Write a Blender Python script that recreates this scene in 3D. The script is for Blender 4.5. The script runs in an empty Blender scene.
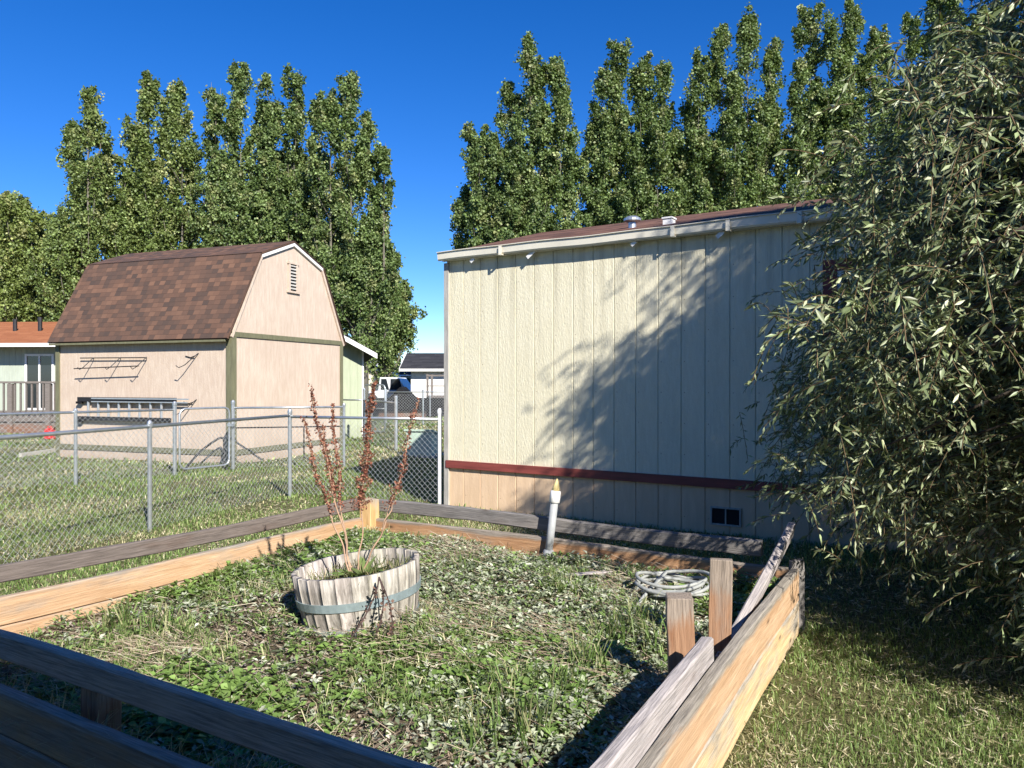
import bpy, math, random
import numpy as np
from mathutils import Vector, Matrix
random.seed(7); rng = np.random.default_rng(11)
R = math.radians
scn = bpy.context.scene
C = scn.collection
F = 771.0; HZ = 382.0; CH = 1.5           # focal length and horizon row of the photograph, eye height
SUN_AZ, SUN_EL = R(27), R(34)
SX, SY = math.sin(SUN_AZ), -math.cos(SUN_AZ)   # horizontal direction towards the sun

def G(px, py, z=0.0):
    Y = (CH - z) * F / (py - HZ); return Vector(((px - 512) / F * Y, Y, z))
def D(px, py, Y):
    return Vector(((px - 512) / F * Y, Y, CH - (py - HZ) / F * Y))

# ------------------------------------------------------------------ nodes
class NT:
    def __init__(s, name):
        s.m = bpy.data.materials.new(name); s.m.use_nodes = True
        s.t = s.m.node_tree; s.n = s.t.nodes; s.b = s.n['Principled BSDF']; s.out = s.n['Material Output']
    def node(s, ty, ins=None, **props):
        o = s.n.new(ty)
        for k, v in props.items(): setattr(o, k, v)
        for k, v in (ins or {}).items(): s.set(o.inputs[k], v)
        return o
    def set(s, inp, v):
        if isinstance(v, bpy.types.NodeSocket): s.t.links.new(v, inp)
        elif isinstance(v, bpy.types.Node): s.t.links.new(v.outputs[0], inp)
        else:
            if isinstance(v, (tuple, list)) and len(v) == 3 and inp.type == 'RGBA': v = (*v, 1)
            inp.default_value = v
    def coord(s, kind='Object', scale=(1, 1, 1), rnd=True):
        tc = s.node('ShaderNodeTexCoord')
        v = tc.outputs[kind]
        if rnd:
            oi = s.node('ShaderNodeObjectInfo')
            mu = s.node('ShaderNodeMath', {0: oi.outputs['Random'], 1: 37.0}, operation='MULTIPLY')
            ad = s.node('ShaderNodeVectorMath', {0: v, 1: mu.outputs[0]}, operation='ADD'); v = ad.outputs[0]
        return s.node('ShaderNodeMapping', {0: v, 3: scale}).outputs[0]
    def noise(s, vec, scale, detail=4, rough=.55, dist=0):
        return s.node('ShaderNodeTexNoise', {'Vector': vec, 'Scale': scale, 'Detail': detail, 'Roughness': rough, 'Distortion': dist}).outputs['Fac']
    def ramp(s, fac, stops, interp='LINEAR'):
        r = s.node('ShaderNodeValToRGB', {0: fac}); r.color_ramp.interpolation = interp
        e = r.color_ramp.elements
        while len(e) < len(stops): e.new(.5)
        for el, (p, c) in zip(e, stops):
            el.position = p; el.color = (*c, 1) if isinstance(c, tuple) else (c, c, c, 1)
        return r.outputs[0]
    def mix(s, fac, a, b, blend='MIX'):
        o = s.node('ShaderNodeMix', data_type='RGBA', blend_type=blend)
        s.set(o.inputs[0], fac); s.set(o.inputs[6], a); s.set(o.inputs[7], b); return o.outputs[2]
    def math(s, op, a, b=0.0, c=0.0):
        return s.node('ShaderNodeMath', {0: a, 1: b, 2: c}, operation=op).outputs[0]
    def bump(s, h, strength, dist=.01):
        s.set(s.b.inputs['Normal'], s.node('ShaderNodeBump', {'Height': h, 'Strength': strength, 'Distance': dist}).outputs[0])
    def fin(s, col, rough=.7, metal=0.0, spec=.4):
        s.set(s.b.inputs['Base Color'], col); s.set(s.b.inputs['Roughness'], rough)
        s.b.inputs['Metallic'].default_value = metal; s.b.inputs['Specular IOR Level'].default_value = spec
        return s.m

def m_plain(name, col, rough=.6, metal=0.0, var=.25, scale=9, spec=.4, bump=.15, stretch=(1, 1, 1)):
    t = NT(name); v = t.coord(scale=stretch)
    n = t.noise(v, scale, 5); n2 = t.noise(v, scale * 6, 3)
    dark = tuple(c * (1 - var) for c in col); light = tuple(min(1, c * (1 + var * .5)) for c in col)
    c = t.mix(t.ramp(n, [(.3, 0.0), (.7, 1.0)]), dark, light)
    c = t.mix(.25, c, t.ramp(n2, [(.3, dark), (.7, light)]))
    t.bump(n2, bump, .004)
    return t.fin(c, rough, metal, spec)

def m_wood(name, base, light, grey, topgrey=.5, halfh=.07, greyness=.3, wear=.0, axis='X'):
    """sawn timber with its grain along local X, greyer towards the weathered upper edge"""
    t = NT(name); o3 = lambda a, b: (a, b, b) if axis == 'X' else (b, b, a)
    v = t.coord(scale=o3(.7, 9)); v2 = t.coord(scale=o3(2.5, 60)); vb = t.coord(scale=o3(1.3, 4))
    g = t.noise(v, 2.2, 6, .6, 1.2); g2 = t.noise(v2, 2.5, 5, .65, .4); b = t.noise(vb, 1.6, 5, .65)
    col = t.mix(t.ramp(g, [(.3, 0.0), (.68, 1.0)]), base, light)
    col = t.mix(t.math('MULTIPLY', t.ramp(g2, [(.35, 1.0), (.6, 0.0)]), .35), col, tuple(c * .45 for c in base))
    geo = t.node('ShaderNodeTexCoord').outputs['Object']
    z = t.node('ShaderNodeSeparateXYZ', {0: geo}).outputs['Z']
    zz = t.math('DIVIDE', z, halfh)
    zz = t.math('ADD', zz, t.math('MULTIPLY', t.math('SUBTRACT', b, .5), 1.1))
    k = t.ramp(t.math('ADD', t.math('MULTIPLY_ADD', zz, .5, .5), t.math('MULTIPLY', t.math('SUBTRACT', g2, .5), .25)), [(1 - topgrey * .5 - .02, 0.0), (1 - topgrey * .5 + .13, 1.0)])
    k = t.math('MAXIMUM', k, t.ramp(b, [(.62 - greyness * .5, 0.0), (.85 - greyness * .5, 1.0)]) if greyness else 0.0)
    gcol = t.mix(t.ramp(g2, [(.3, 0.0), (.65, 1.0)]), tuple(c * .4 for c in grey), grey)
    col = t.mix(k, col, gcol)
    kn = t.node('ShaderNodeTexVoronoi', {'Vector': t.coord(scale=o3(2.2, 7)), 'Scale': .8}).outputs['Distance']
    col = t.mix(t.ramp(kn, [(.03, .8), (.06, .25), (.10, 0.0)]), col, (.05, .028, .015))
    t.bump(t.math('ADD', t.math('MULTIPLY', g2, .7), t.math('MULTIPLY', g, .6)), .8, .006)
    return t.fin(col, .8, 0, .25)

def m_siding(name, col, dirt, streak=14, bumpk=.35, panel=1.22, pv=.04, spl=.35, drip=0.0, nails=0.0):
    t = NT(name); v = t.coord(scale=(1, 1, .16), rnd=False); v1 = t.coord(rnd=False)
    s = t.noise(v, streak, 6, .6); b = t.noise(v1, 1.1, 5); fine = t.noise(t.coord(scale=(1, 1, .35), rnd=False), 70, 4, .6)
    x = t.node('ShaderNodeSeparateXYZ', {0: t.coord(rnd=False)}).outputs['X']
    pn = t.node('ShaderNodeTexWhiteNoise', {'W': t.math('FLOOR', t.math('DIVIDE', x, panel))}, noise_dimensions='1D').outputs['Value']
    c = t.mix(t.math('MULTIPLY', t.ramp(s, [(.42, 1.0), (.66, 0.0)]), .45), col, dirt)
    c = t.mix(t.math('MULTIPLY', t.ramp(b, [(.35, 1.0), (.6, 0.0)]), .22), c, dirt)
    c = t.mix(t.math('MULTIPLY', pn, pv * 4), c, tuple(k * .86 for k in col))
    z = t.node('ShaderNodeSeparateXYZ', {0: t.coord(rnd=False)}).outputs['Z']
    splash = t.math('MULTIPLY', t.ramp(t.math('ADD', z, t.math('MULTIPLY', b, .35)), [(.2, 1.0), (.55, 0.0)]), spl)
    c = t.mix(splash, c, tuple(k * .6 for k in dirt))
    if drip:      # rain streaks under the gutter
        sv = t.noise(t.coord(scale=(1, 1, .05), rnd=False), 9, 5, .6)
        k = t.math('MULTIPLY', t.ramp(sv, [(.48, 0.0), (.62, 1.0)]), t.ramp(t.math('DIVIDE', z, 3.0), [(.55, 0.15), (.97, 1.0)])); c = t.mix(t.math('MULTIPLY', k, drip), c, tuple(q * .55 for q in dirt))
    if nails:     # nail heads down both edges of each strip
        dx = t.math('MULTIPLY', t.math('SUBTRACT', t.math('FRACT', t.math('DIVIDE', x, .245)), .13), .245)
        dz = t.math('MULTIPLY', t.math('SUBTRACT', t.math('FRACT', t.math('DIVIDE', z, .31)), .5), .31)
        d = t.math('SQRT', t.math('ADD', t.math('MULTIPLY', dx, dx), t.math('MULTIPLY', dz, dz)))
        c = t.mix(t.ramp(t.math('MULTIPLY', d, 100.0), [(.30, nails), (.75, 0.0)]), c, (.22, .15, .09))
    t.bump(t.math('ADD', fine, t.math('MULTIPLY', s, .5)), bumpk, .006)
    return t.fin(c, .75, 0, .25)

def m_shingle(name, stops, row=.14, wid=.24):
    t = NT(name); uv = t.node('ShaderNodeTexCoord').outputs['UV']
    sp = t.node('ShaderNodeSeparateXYZ', {0: uv}); u, v = sp.outputs['X'], sp.outputs['Y']
    vr = t.math('DIVIDE', v, row); r = t.math('FLOOR', vr)
    off = t.node('ShaderNodeTexWhiteNoise', {'W': r}, noise_dimensions='1D').outputs['Value']
    ur = t.math('ADD', t.math('DIVIDE', u, wid), t.math('MULTIPLY', off, 3.0)); cu = t.math('FLOOR', ur)
    cell = t.node('ShaderNodeCombineXYZ', {0: cu, 1: r, 2: 0.0}).outputs[0]
    w = t.node('ShaderNodeTexWhiteNoise', {'Vector': cell}, noise_dimensions='3D').outputs['Value']
    c = t.ramp(w, stops)
    gr = t.noise(t.node('ShaderNodeTexCoord').outputs['Object'], 160, 2)
    c = t.mix(t.math('MULTIPLY', gr, .5), c, tuple(k * .35 for k in stops[0][1]))
    c = t.mix(t.math('MULTIPLY', t.ramp(t.noise(t.node('ShaderNodeTexCoord').outputs['Object'], 1.3, 4), [(.4, 0.0), (.65, 1.0)]), .3), c, stops[0][1])
    fv = t.math('FRACT', vr); fu = t.math('FRACT', ur)
    edge = t.math('MAXIMUM', t.ramp(fv, [(.0, 1.0), (.09, 0.0)]), t.math('MULTIPLY', t.ramp(fu, [(.0, 1.0), (.045, 0.0)]), .6))
    c = t.mix(t.math('MULTIPLY', edge, .6), c, (.02, .013, .01))
    h = t.math('ADD', t.math('MULTIPLY', fv, -1.0), t.math('MULTIPLY', w, .5))
    t.bump(h, .8, .012)
    return t.fin(c, .9, 0, .2)

def m_leaf(name, trans=.3, rough=.45, spec=.5, tcol=None, back=1.0):
    """leaf colour comes from the per-leaf colour attribute; thin, so light passes through"""
    t = NT(name); a = t.node('ShaderNodeAttribute', attribute_name='col').outputs['Color']
    bf = t.node('ShaderNodeNewGeometry').outputs['Backfacing']
    c = t.mix(bf, a, t.mix(1.0, a, (back, back, back), 'MULTIPLY')) if back != 1 else a
    t.fin(c, rough, 0, spec)
    tr = t.node('ShaderNodeBsdfTranslucent', {'Color': t.mix(.5, a, tcol) if tcol else a})
    mx = t.node('ShaderNodeMixShader', {0: trans, 1: t.b.outputs[0], 2: tr.outputs[0]})
    t.t.links.new(mx.outputs[0], t.out.inputs[0]); return t.m

M = {}
M['orange'] = m_wood('orange_cedar', (.34, .175, .085), (.52, .31, .17), (.34, .29, .24), .42, .07, .06)
M['orange_tall'] = m_wood('pale_cedar', (.43, .255, .135), (.62, .43, .27), (.36, .32, .27), .42, .09, .08)
M['nearboard'] = m_wood('near_board_wood', (.36, .20, .11), (.54, .35, .20), (.40, .33, .28), .45, .075, .3)
M['pale'] = m_wood('bleached_cedar', (.55, .36, .17), (.78, .58, .34), (.45, .40, .33), .25, .09, .35)
M['post'] = m_wood('stub_post_wood', (.26, .13, .07), (.44, .265, .16), (.36, .29, .23), .25, .2, .25, axis='Z')
M['postpale'] = m_wood('corner_post_wood', (.50, .30, .12), (.72, .50, .25), (.42, .38, .32), .3, .3, .15, axis='Z')
M['greyrail'] = m_wood('weathered_rail', (.10, .07, .055), (.20, .15, .125), (.20, .165, .145), .9, .05, .7)
M['darkrail'] = m_wood('dark_rail', (.17, .145, .13), (.30, .27, .245), (.25, .23, .215), .9, .05, .7)
M['nearrail'] = m_wood('near_rail', (.42, .30, .22), (.64, .50, .39), (.54, .43, .35), .9, .05, .6)
M['silverrail'] = m_wood('silver_rail', (.36, .30, .28), (.60, .55, .53), (.48, .43, .41), .9, .05, .6)
M['cream'] = m_siding('cream_siding', (.76, .71, .535), (.64, .58, .40), 34, 1.0, drip=.45, nails=.7)
M['skirt'] = m_siding('tan_skirting', (.74, .54, .36), (.55, .38, .24), 16, .5, spl=.08, drip=.3, nails=.7)
M['barn'] = m_siding('pinkish_plywood', (.60, .495, .395), (.40, .29, .215), 22, .9, 1.22, .03)
M['sage'] = m_siding('sage_siding', (.40, .44, .31), (.30, .33, .23), 16, .3)
M['sagelight'] = m_siding('grey_green_siding', (.42, .46, .38), (.3, .33, .27), 16, .3)
M['white'] = m_plain('white_paint', (.78, .77, .74), .5, var=.1)
M['gutter'] = m_plain('cream_gutter', (.78, .73, .60), .45, var=.14, scale=3)
M['olive'] = m_plain('olive_trim', (.16, .155, .09), .65, var=.3, stretch=(2, 2, .4))
M['red'] = m_plain('faded_red_trim', (.24, .055, .045), .6, var=.45, scale=6, stretch=(.3, 4, 4))
M['greytrim'] = m_plain('bare_grey_trim', (.42, .40, .36), .8, var=.35, scale=12, stretch=(4, 4, .5))
M['roof_barn'] = m_shingle('barn_shingle', [(.0, (.082, .057, .047)), (.3, (.115, .07, .052)), (.65, (.16, .088, .06)), (1.0, (.22, .12, .078))], .105, .135)
M['roof_home'] = m_shingle('home_shingle', [(.0, (.10, .055, .04)), (.5, (.17, .085, .06)), (1.0, (.24, .13, .09))])
M['roof_rust'] = m_shingle('rust_shingle', [(.0, (.30, .11, .05)), (1.0, (.42, .17, .08))], .14, .5)
M['roof_dark'] = m_shingle('dark_shingle', [(.0, (.03, .03, .035)), (1.0, (.07, .07, .075))], .14, .5)
M['galv'] = m_plain('galvanised_steel', (.52, .55, .57), .38, .75, .25, 14, .5, .05)
M['wire'] = m_plain('fence_wire', (.46, .48, .48), .5, .3, .15, 10)
M['black'] = m_plain('black_metal', (.025, .025, .027), .5, .2, .3)
M['blackmatte'] = m_plain('black_plastic', (.018, .018, .02), .9, 0, .4, spec=.05)
M['alu'] = m_plain('aluminium', (.62, .63, .64), .35, .7, .15)
M['hoop'] = m_plain('hoop_steel', (.30, .37, .38), .55, .35, .35, 9)
M['glass'] = m_plain('window_glass', (.02, .025, .03), .06, 0, .1, spec=.8, bump=0)
M['dark'] = m_plain('dark_opening', (.01, .01, .01), .9)
M['pvc'] = m_plain('grey_pvc', (.36, .37, .37), .45, 0, .2, 20)
M['yellow'] = m_plain('yellow_tip', (.70, .56, .25), .5, 0, .15, 20)
M['hose'] = m_plain('pale_hose', (.33, .34, .32), .6, 0, .35, 14, .4, .5)
M['bark'] = m_plain('bark', (.10, .082, .065), .9, 0, .5, 10, .2, .8, (3, 3, .6))
M['barkpale'] = m_plain('pale_bark', (.17, .155, .12), .9, 0, .5, 8, .2, .5, (3, 3, .6))
M['stem'] = m_plain('dry_stem', (.46, .30, .20), .8, 0, .35, 30)
M['deadstem'] = m_plain('dead_stem', (.07, .045, .04), .9, 0, .4, 30)
M['utility'] = m_plain('pale_green_enamel', (.38, .48, .39), .45, 0, .15)
M['redplastic'] = m_plain('red_plastic', (.6, .03, .03), .4, 0, .1)
M['deck'] = m_wood('deck_wood', (.16, .08, .05), (.28, .16, .11), (.22, .19, .17), .3, .3, .4)
M['concrete'] = m_plain('concrete', (.45, .42, .37), .9, 0, .25, 8, .2, .5)
M['leaf'] = m_leaf('willow_leaf', .22, .42, .5, (.30, .40, .05), 1.45)
M['poplar'] = m_leaf('poplar_leaf', .25, .46, .4, (.30, .40, .05), 1.5)
M['grass'] = m_leaf('grass_blade', .28, .55, .35, (.35, .42, .08))
M['seed'] = m_leaf('seed_scale', .1, .7, .2)

def m_barrel():
    t = NT('old_oak_stave'); a = t.node('ShaderNodeAttribute', attribute_name='col').outputs['Color']
    v = t.coord(scale=(12, 12, 1.2), rnd=False); n = t.noise(v, 4, 6, .65, .5); n2 = t.noise(t.coord(rnd=False), 5, 4)
    c = t.mix(t.ramp(n, [(.35, 0.0), (.65, 1.0)]), (.20, .18, .155), (.54, .50, .445)); c = t.mix(.75, c, a, 'MULTIPLY')
    c = t.mix(t.ramp(n2, [(.55, 0.0), (.75, .5)]), c, (.10, .08, .06))
    t.bump(n, .8, .006); return t.fin(c, .85, 0, .2)
M['oak'] = m_barrel()
def m_ground(name, soil, straw, green, gs):
    t = NT(name); v = t.coord(rnd=False)
    a = t.noise(v, .55, 5); b = t.noise(v, 7, 6, .7); f = t.noise(v, 55, 4, .7)
    c = t.mix(t.ramp(a, [(.38, 0.0), (.62, 1.0)]), green, straw)
    c = t.mix(t.ramp(b, [(.35, 1.0), (.65, 0.0)]), c, soil)
    c = t.mix(t.math('MULTIPLY', t.ramp(f, [(.35, 1.0), (.7, 0.0)]), .75), c, tuple(k * .35 for k in soil))
    t.bump(t.math('ADD', f, b), 1.0, gs); return t.fin(c, .95, 0, .1)
M['lawn'] = m_ground('lawn_ground', (.16, .15, .07), (.36, .34, .18), (.17, .21, .07), .03)
M['soil'] = m_ground('bed_soil', (.13, .10, .07), (.34, .265, .195), (.16, .14, .09), .03)

# ------------------------------------------------------------------ objects
W = {}
def link(o, Mx, parent=None):
    C.objects.link(o)
    if parent is not None:
        o.parent = parent; o.matrix_basis = W[parent.name].inverted() @ Mx
    else: o.matrix_basis = Mx
    W[o.name] = Mx.copy(); return o
def meta(o, label=None, cat=None, group=None, kind=None):
    for k, v in (('label', label), ('category', cat), ('group', group), ('kind', kind)):
        if v: o[k] = v
    return o
def thing(name, label, cat, loc=(0, 0, 0), rz=0.0, group=None):
    o = bpy.data.objects.new(name, None); o.empty_display_size = .1
    link(o, Matrix.Translation(loc) @ Matrix.Rotation(rz, 4, 'Z')); return meta(o, label, cat, group)

class MB:
    def __init__(s): s.v = []; s.f = []; s.m = []; s.uv = {}
    def quad(s, pts, mi=0, uv=None):
        i = len(s.v); s.v += [tuple(p) for p in pts]; s.f.append(tuple(range(i, i + len(pts)))); s.m.append(mi)
        if uv: s.uv[len(s.f) - 1] = uv
    def box(s, a, b, mi=0, M4=None):
        x0, y0, z0 = a; x1, y1, z1 = b
        p = [(x0,y0,z0),(x1,y0,z0),(x1,y1,z0),(x0,y1,z0),(x0,y0,z1),(x1,y0,z1),(x1,y1,z1),(x0,y1,z1)]
        if M4 is not None: p = [tuple(M4 @ Vector(q)) for q in p]
        i = len(s.v); s.v += p
        for f in ((0,3,2,1),(4,5,6,7),(0,1,5,4),(1,2,6,5),(2,3,7,6),(3,0,4,7)):
            s.f.append(tuple(i + k for k in f)); s.m.append(mi)
    def prism(s, poly, axis, a, b, mi=0):
        """extrude a polygon given in the two other axes along one axis"""
        def P(q, w):
            return (w, q[0], q[1]) if axis == 0 else ((q[0], w, q[1]) if axis == 1 else (q[0], q[1], w))
        n = len(poly); i = len(s.v)
        s.v += [P(q, a) for q in poly] + [P(q, b) for q in poly]
        s.f.append(tuple(range(i, i + n))); s.f.append(tuple(range(i + 2 * n - 1, i + n - 1, -1))); s.m += [mi, mi]
        for k in range(n):
            s.f.append((i + k, i + (k + 1) % n, i + n + (k + 1) % n, i + n + k)); s.m.append(mi)
    def tube(s, pts, rad, n=8, mi=0, cap=True):
        pts = [Vector(p) for p in pts]
        if not hasattr(rad, '__len__'): rad = [rad] * len(pts)
        base = len(s.v); up = Vector((0, 0, 1)); pr = None
        for i, p in enumerate(pts):
            t = (pts[min(i + 1, len(pts) - 1)] - pts[max(i - 1, 0)]).normalized()
            if pr is None: a = t.cross(up if abs(t.z) < .95 else Vector((1, 0, 0))).normalized()
            else: a = (pr - t * pr.dot(t)).normalized()
            pr = a; b = t.cross(a)
            for k in range(n):
                w = 2 * math.pi * k / n; s.v.append(tuple(p + (a * math.cos(w) + b * math.sin(w)) * rad[i]))
        for i in range(len(pts) - 1):
            for k in range(n):
                q = base + i * n
                s.f.append((q + k, q + (k + 1) % n, q + n + (k + 1) % n, q + n + k)); s.m.append(mi)
        if cap:
            s.f.append(tuple(base + k for k in range(n - 1, -1, -1))); s.m.append(mi)
            q = base + (len(pts) - 1) * n; s.f.append(tuple(q + k for k in range(n))); s.m.append(mi)
    def lathe(s, prof, n=24, c=(0, 0), mi=0):
        base = len(s.v)
        for r, z in prof:
            for k in range(n):
                w = 2 * math.pi * k / n; s.v.append((c[0] + r * math.cos(w), c[1] + r * math.sin(w), z))
        for i in range(len(prof) - 1):
            for k in range(n):
                q = base + i * n; s.f.append((q + k, q + (k + 1) % n, q + n + (k + 1) % n, q + n + k)); s.m.append(mi)
        s.f.append(tuple(base + k for k in range(n - 1, -1, -1))); s.m.append(mi)
        q = base + (len(prof) - 1) * n; s.f.append(tuple(q + k for k in range(n))); s.m.append(mi)
    def build(s, name, mats, parent=None, Mx=None, smooth=False, bevel=0, fix=True):
        me = bpy.data.meshes.new(name); me.from_pydata(s.v, [], s.f)
        mats = mats if isinstance(mats, (list, tuple)) else [mats]
        for m in mats: me.materials.append(m)
        me.polygons.foreach_set('material_index', s.m)
        if s.uv:
            ul = me.uv_layers.new(name='UVMap')
            for fi, uvs in s.uv.items():
                for li, q in zip(me.polygons[fi].loop_indices, uvs): ul.data[li].uv = q
        if fix:
            import bmesh
            bm = bmesh.new(); bm.from_mesh(me); bmesh.ops.recalc_face_normals(bm, faces=bm.faces); bm.to_mesh(me); bm.free()
        if smooth: me.polygons.foreach_set('use_smooth', [True] * len(me.polygons))
        o = bpy.data.objects.new(name, me)
        if Mx is None: Mx = W[parent.name] if parent is not None else Matrix.Identity(4)
        link(o, Mx, parent)
        if bevel:
            b = o.modifiers.new('b', 'BEVEL'); b.width = bevel; b.segments = 2; b.limit_method = 'ANGLE'
        return o

def board(name, p0, p1, h, th, mat, parent=None, roll=0.0, rough=.004, seg=.12, taper=0.0):
    """a plank from p0 to p1 (its centre line), h tall, th thick, slightly warped, grain along local X"""
    p0, p1 = Vector(p0), Vector(p1); d = p1 - p0; L = d.length; x = d.normalized()
    y = Vector((0, 0, 1)).cross(x)
    if y.length < .05: y = Vector((0, 1, 0))
    y.normalize(); z = x.cross(y)
    Mx = Matrix((x, y, z)).transposed().to_4x4() @ Matrix.Rotation(roll, 4, 'X'); Mx.translation = (p0 + p1) / 2
    n = max(2, int(L / seg)); mb = MB(); r = random.Random(int(L * 1e5) + int(h * 1e4))
    c = min(.006, th * .15); prof = [(-th/2+c,-h/2),(th/2-c,-h/2),(th/2,-h/2+c),(th/2,h/2-c),(th/2-c,h/2),(-th/2+c,h/2),(-th/2,h/2-c),(-th/2,-h/2+c)]
    ph = [r.uniform(0, 6) for _ in range(4)]
    for i in range(n + 1):
        X = -L / 2 + L * i / n; k = 1 - taper * i / n
        wy = rough * math.sin(X * 1.7 + ph[0]); wz = rough * math.sin(X * 2.3 + ph[1])
        for a, b in prof: mb.v.append((X + (r.uniform(-.004, .004) if i in (0, n) else 0), a * k + wy + r.uniform(-1, 1) * rough * .2, b * k + wz + r.uniform(-1, 1) * rough * .35))
    for i in range(n):
        for k in range(8):
            q = i * 8; mb.f.append((q + k, q + (k + 1) % 8, q + 8 + (k + 1) % 8, q + 8 + k)); mb.m.append(0)
    mb.f.append(tuple(range(7, -1, -1))); mb.f.append(tuple(range(n * 8, n * 8 + 8))); mb.m += [0, 0]
    return mb.build(name, mat, parent, Mx)

def npmesh(name, V, T, col, mat, parent=None, Mx=None):
    """triangle mesh from arrays with a per-vertex colour attribute"""
    V = np.ascontiguousarray(V, dtype=np.float32); T = np.ascontiguousarray(T, dtype=np.int32)
    me = bpy.data.meshes.new(name); me.vertices.add(len(V)); me.vertices.foreach_set('co', V.ravel())
    me.loops.add(T.size); me.loops.foreach_set('vertex_index', T.ravel())
    me.polygons.add(len(T)); me.polygons.foreach_set('loop_start', np.arange(0, T.size, 3, dtype=np.int32))
    me.update(calc_edges=True)
    ca = me.color_attributes.new('col', 'FLOAT_COLOR', 'POINT')
    cc = np.ones((len(V), 4), np.float32); cc[:, :3] = col; ca.data.foreach_set('color', cc.ravel())
    me.materials.append(mat); o = bpy.data.objects.new(name, me)
    if Mx is None: Mx = W[parent.name] if parent is not None else Matrix.Identity(4)
    if parent is not None:       # arrays are in world space: bring them into the parent's frame
        me.transform(W[parent.name].inverted())
    return link(o, Mx, parent)

def norm(a): return a / np.maximum(np.linalg.norm(a, axis=-1, keepdims=True), 1e-9)
def rdir(n): return norm(rng.normal(size=(n, 3)))
def leaves(P, Dr, Nn, L, Wd, bend=.15, widest=.45):
    """pointed leaves, two triangles each side of a folded midrib: returns vertices, triangles"""
    n = len(P); S = norm(np.cross(Dr, Nn)); Nn = norm(np.cross(S, Dr)); L = L[:, None]; Wd = Wd[:, None]
    b = P; m = P + Dr * L * widest - Nn * Wd * .25; t = P + Dr * L - Nn * L * bend
    l = P + Dr * L * widest + S * Wd * .5; r = P + Dr * L * widest - S * Wd * .5
    V = np.stack([b, l, m, r, t], 1).reshape(-1, 3); i = np.arange(n)[:, None] * 5
    T = np.concatenate([i + [0, 2, 1], i + [0, 3, 2], i + [1, 2, 4], i + [2, 3, 4]], 0)
    return V, T
def flats(P, Dr, Nn, L, Wd):
    n = len(P); S = norm(np.cross(Dr, Nn)); L = L[:, None]; Wd = Wd[:, None]
    V = np.stack([P, P + Dr * L * .5 + S * Wd * .5, P + Dr * L * .5 - S * Wd * .5, P + Dr * L], 1).reshape(-1, 3)
    i = np.arange(n)[:, None] * 4
    return V, np.concatenate([i + [0, 2, 1], i + [1, 2, 3]], 0)
def blades(P, H, Wd, lean, flop=0.6):
    n = len(P); a = rng.uniform(0, 2 * np.pi, n); d = np.stack([np.cos(a), np.sin(a), 0 * a], 1)
    w = rng.uniform(0, 2 * np.pi, n); s = np.stack([np.cos(w), np.sin(w), 0 * w], 1) * Wd[:, None] * .5
    H = H[:, None]; lean = lean[:, None]; up = np.array([0, 0, 1.0])
    mid = P + up * H * .6 + d * H * lean * .35; tip = P + up * H * np.maximum(.12, 1 - flop * lean) + d * H * lean
    V = np.stack([P - s, P + s, mid - s * .8, mid + s * .8, tip], 1).reshape(-1, 3); i = np.arange(n)[:, None] * 5
    return V, np.concatenate([i + [0, 1, 3], i + [0, 3, 2], i + [2, 3, 4]], 0)
def fibres(P0, P1, r):
    """thin three-sided rods between point pairs"""
    d = norm(P1 - P0); a = norm(np.cross(d, np.array([.31, .52, .79]))); b = np.cross(d, a); n = len(P0); r = np.broadcast_to(np.asarray(r, float), (n,))[:, None]
    ring = [(a * math.cos(w) + b * math.sin(w)) * r for w in (0, 2.094, 4.189)]
    V = np.stack([P0 + q for q in ring] + [P1 + q for q in ring], 1).reshape(-1, 3); i = np.arange(n)[:, None] * 6
    T = np.concatenate([i + q for q in ([0,1,4],[0,4,3],[1,2,5],[1,5,4],[2,0,3],[2,3,5])], 0)
    return V, T
def join(parts):
    Vs, Ts, Cs, o = [], [], [], 0
    for V, T, c in parts:
        Vs.append(V); Ts.append(T + o); Cs.append(np.broadcast_to(c, (len(V), 3)) if np.ndim(c) == 1 else c); o += len(V)
    return np.concatenate(Vs), np.concatenate(Ts), np.concatenate(Cs)
def vnoise(x, y, s, seed=0):
    r = np.random.default_rng(seed); o = 0
    for k in range(6):
        a = r.uniform(0, 6.28); f = s * r.uniform(.5, 2.2); o = o + np.sin((x * math.cos(a) + y * math.sin(a)) * f + r.uniform(0, 6.28) + 1.3 * np.sin((x * math.sin(a) - y * math.cos(a)) * f * .7 + k))
    return .5 + o / 12 * 1.3
def pick(cols, n, p=None, jit=.18):
    c = np.array(cols)[rng.choice(len(cols), n, p=p)]
    return c * (1 + rng.normal(0, jit, (n, 1))) .clip(.4, 1.8)

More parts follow.
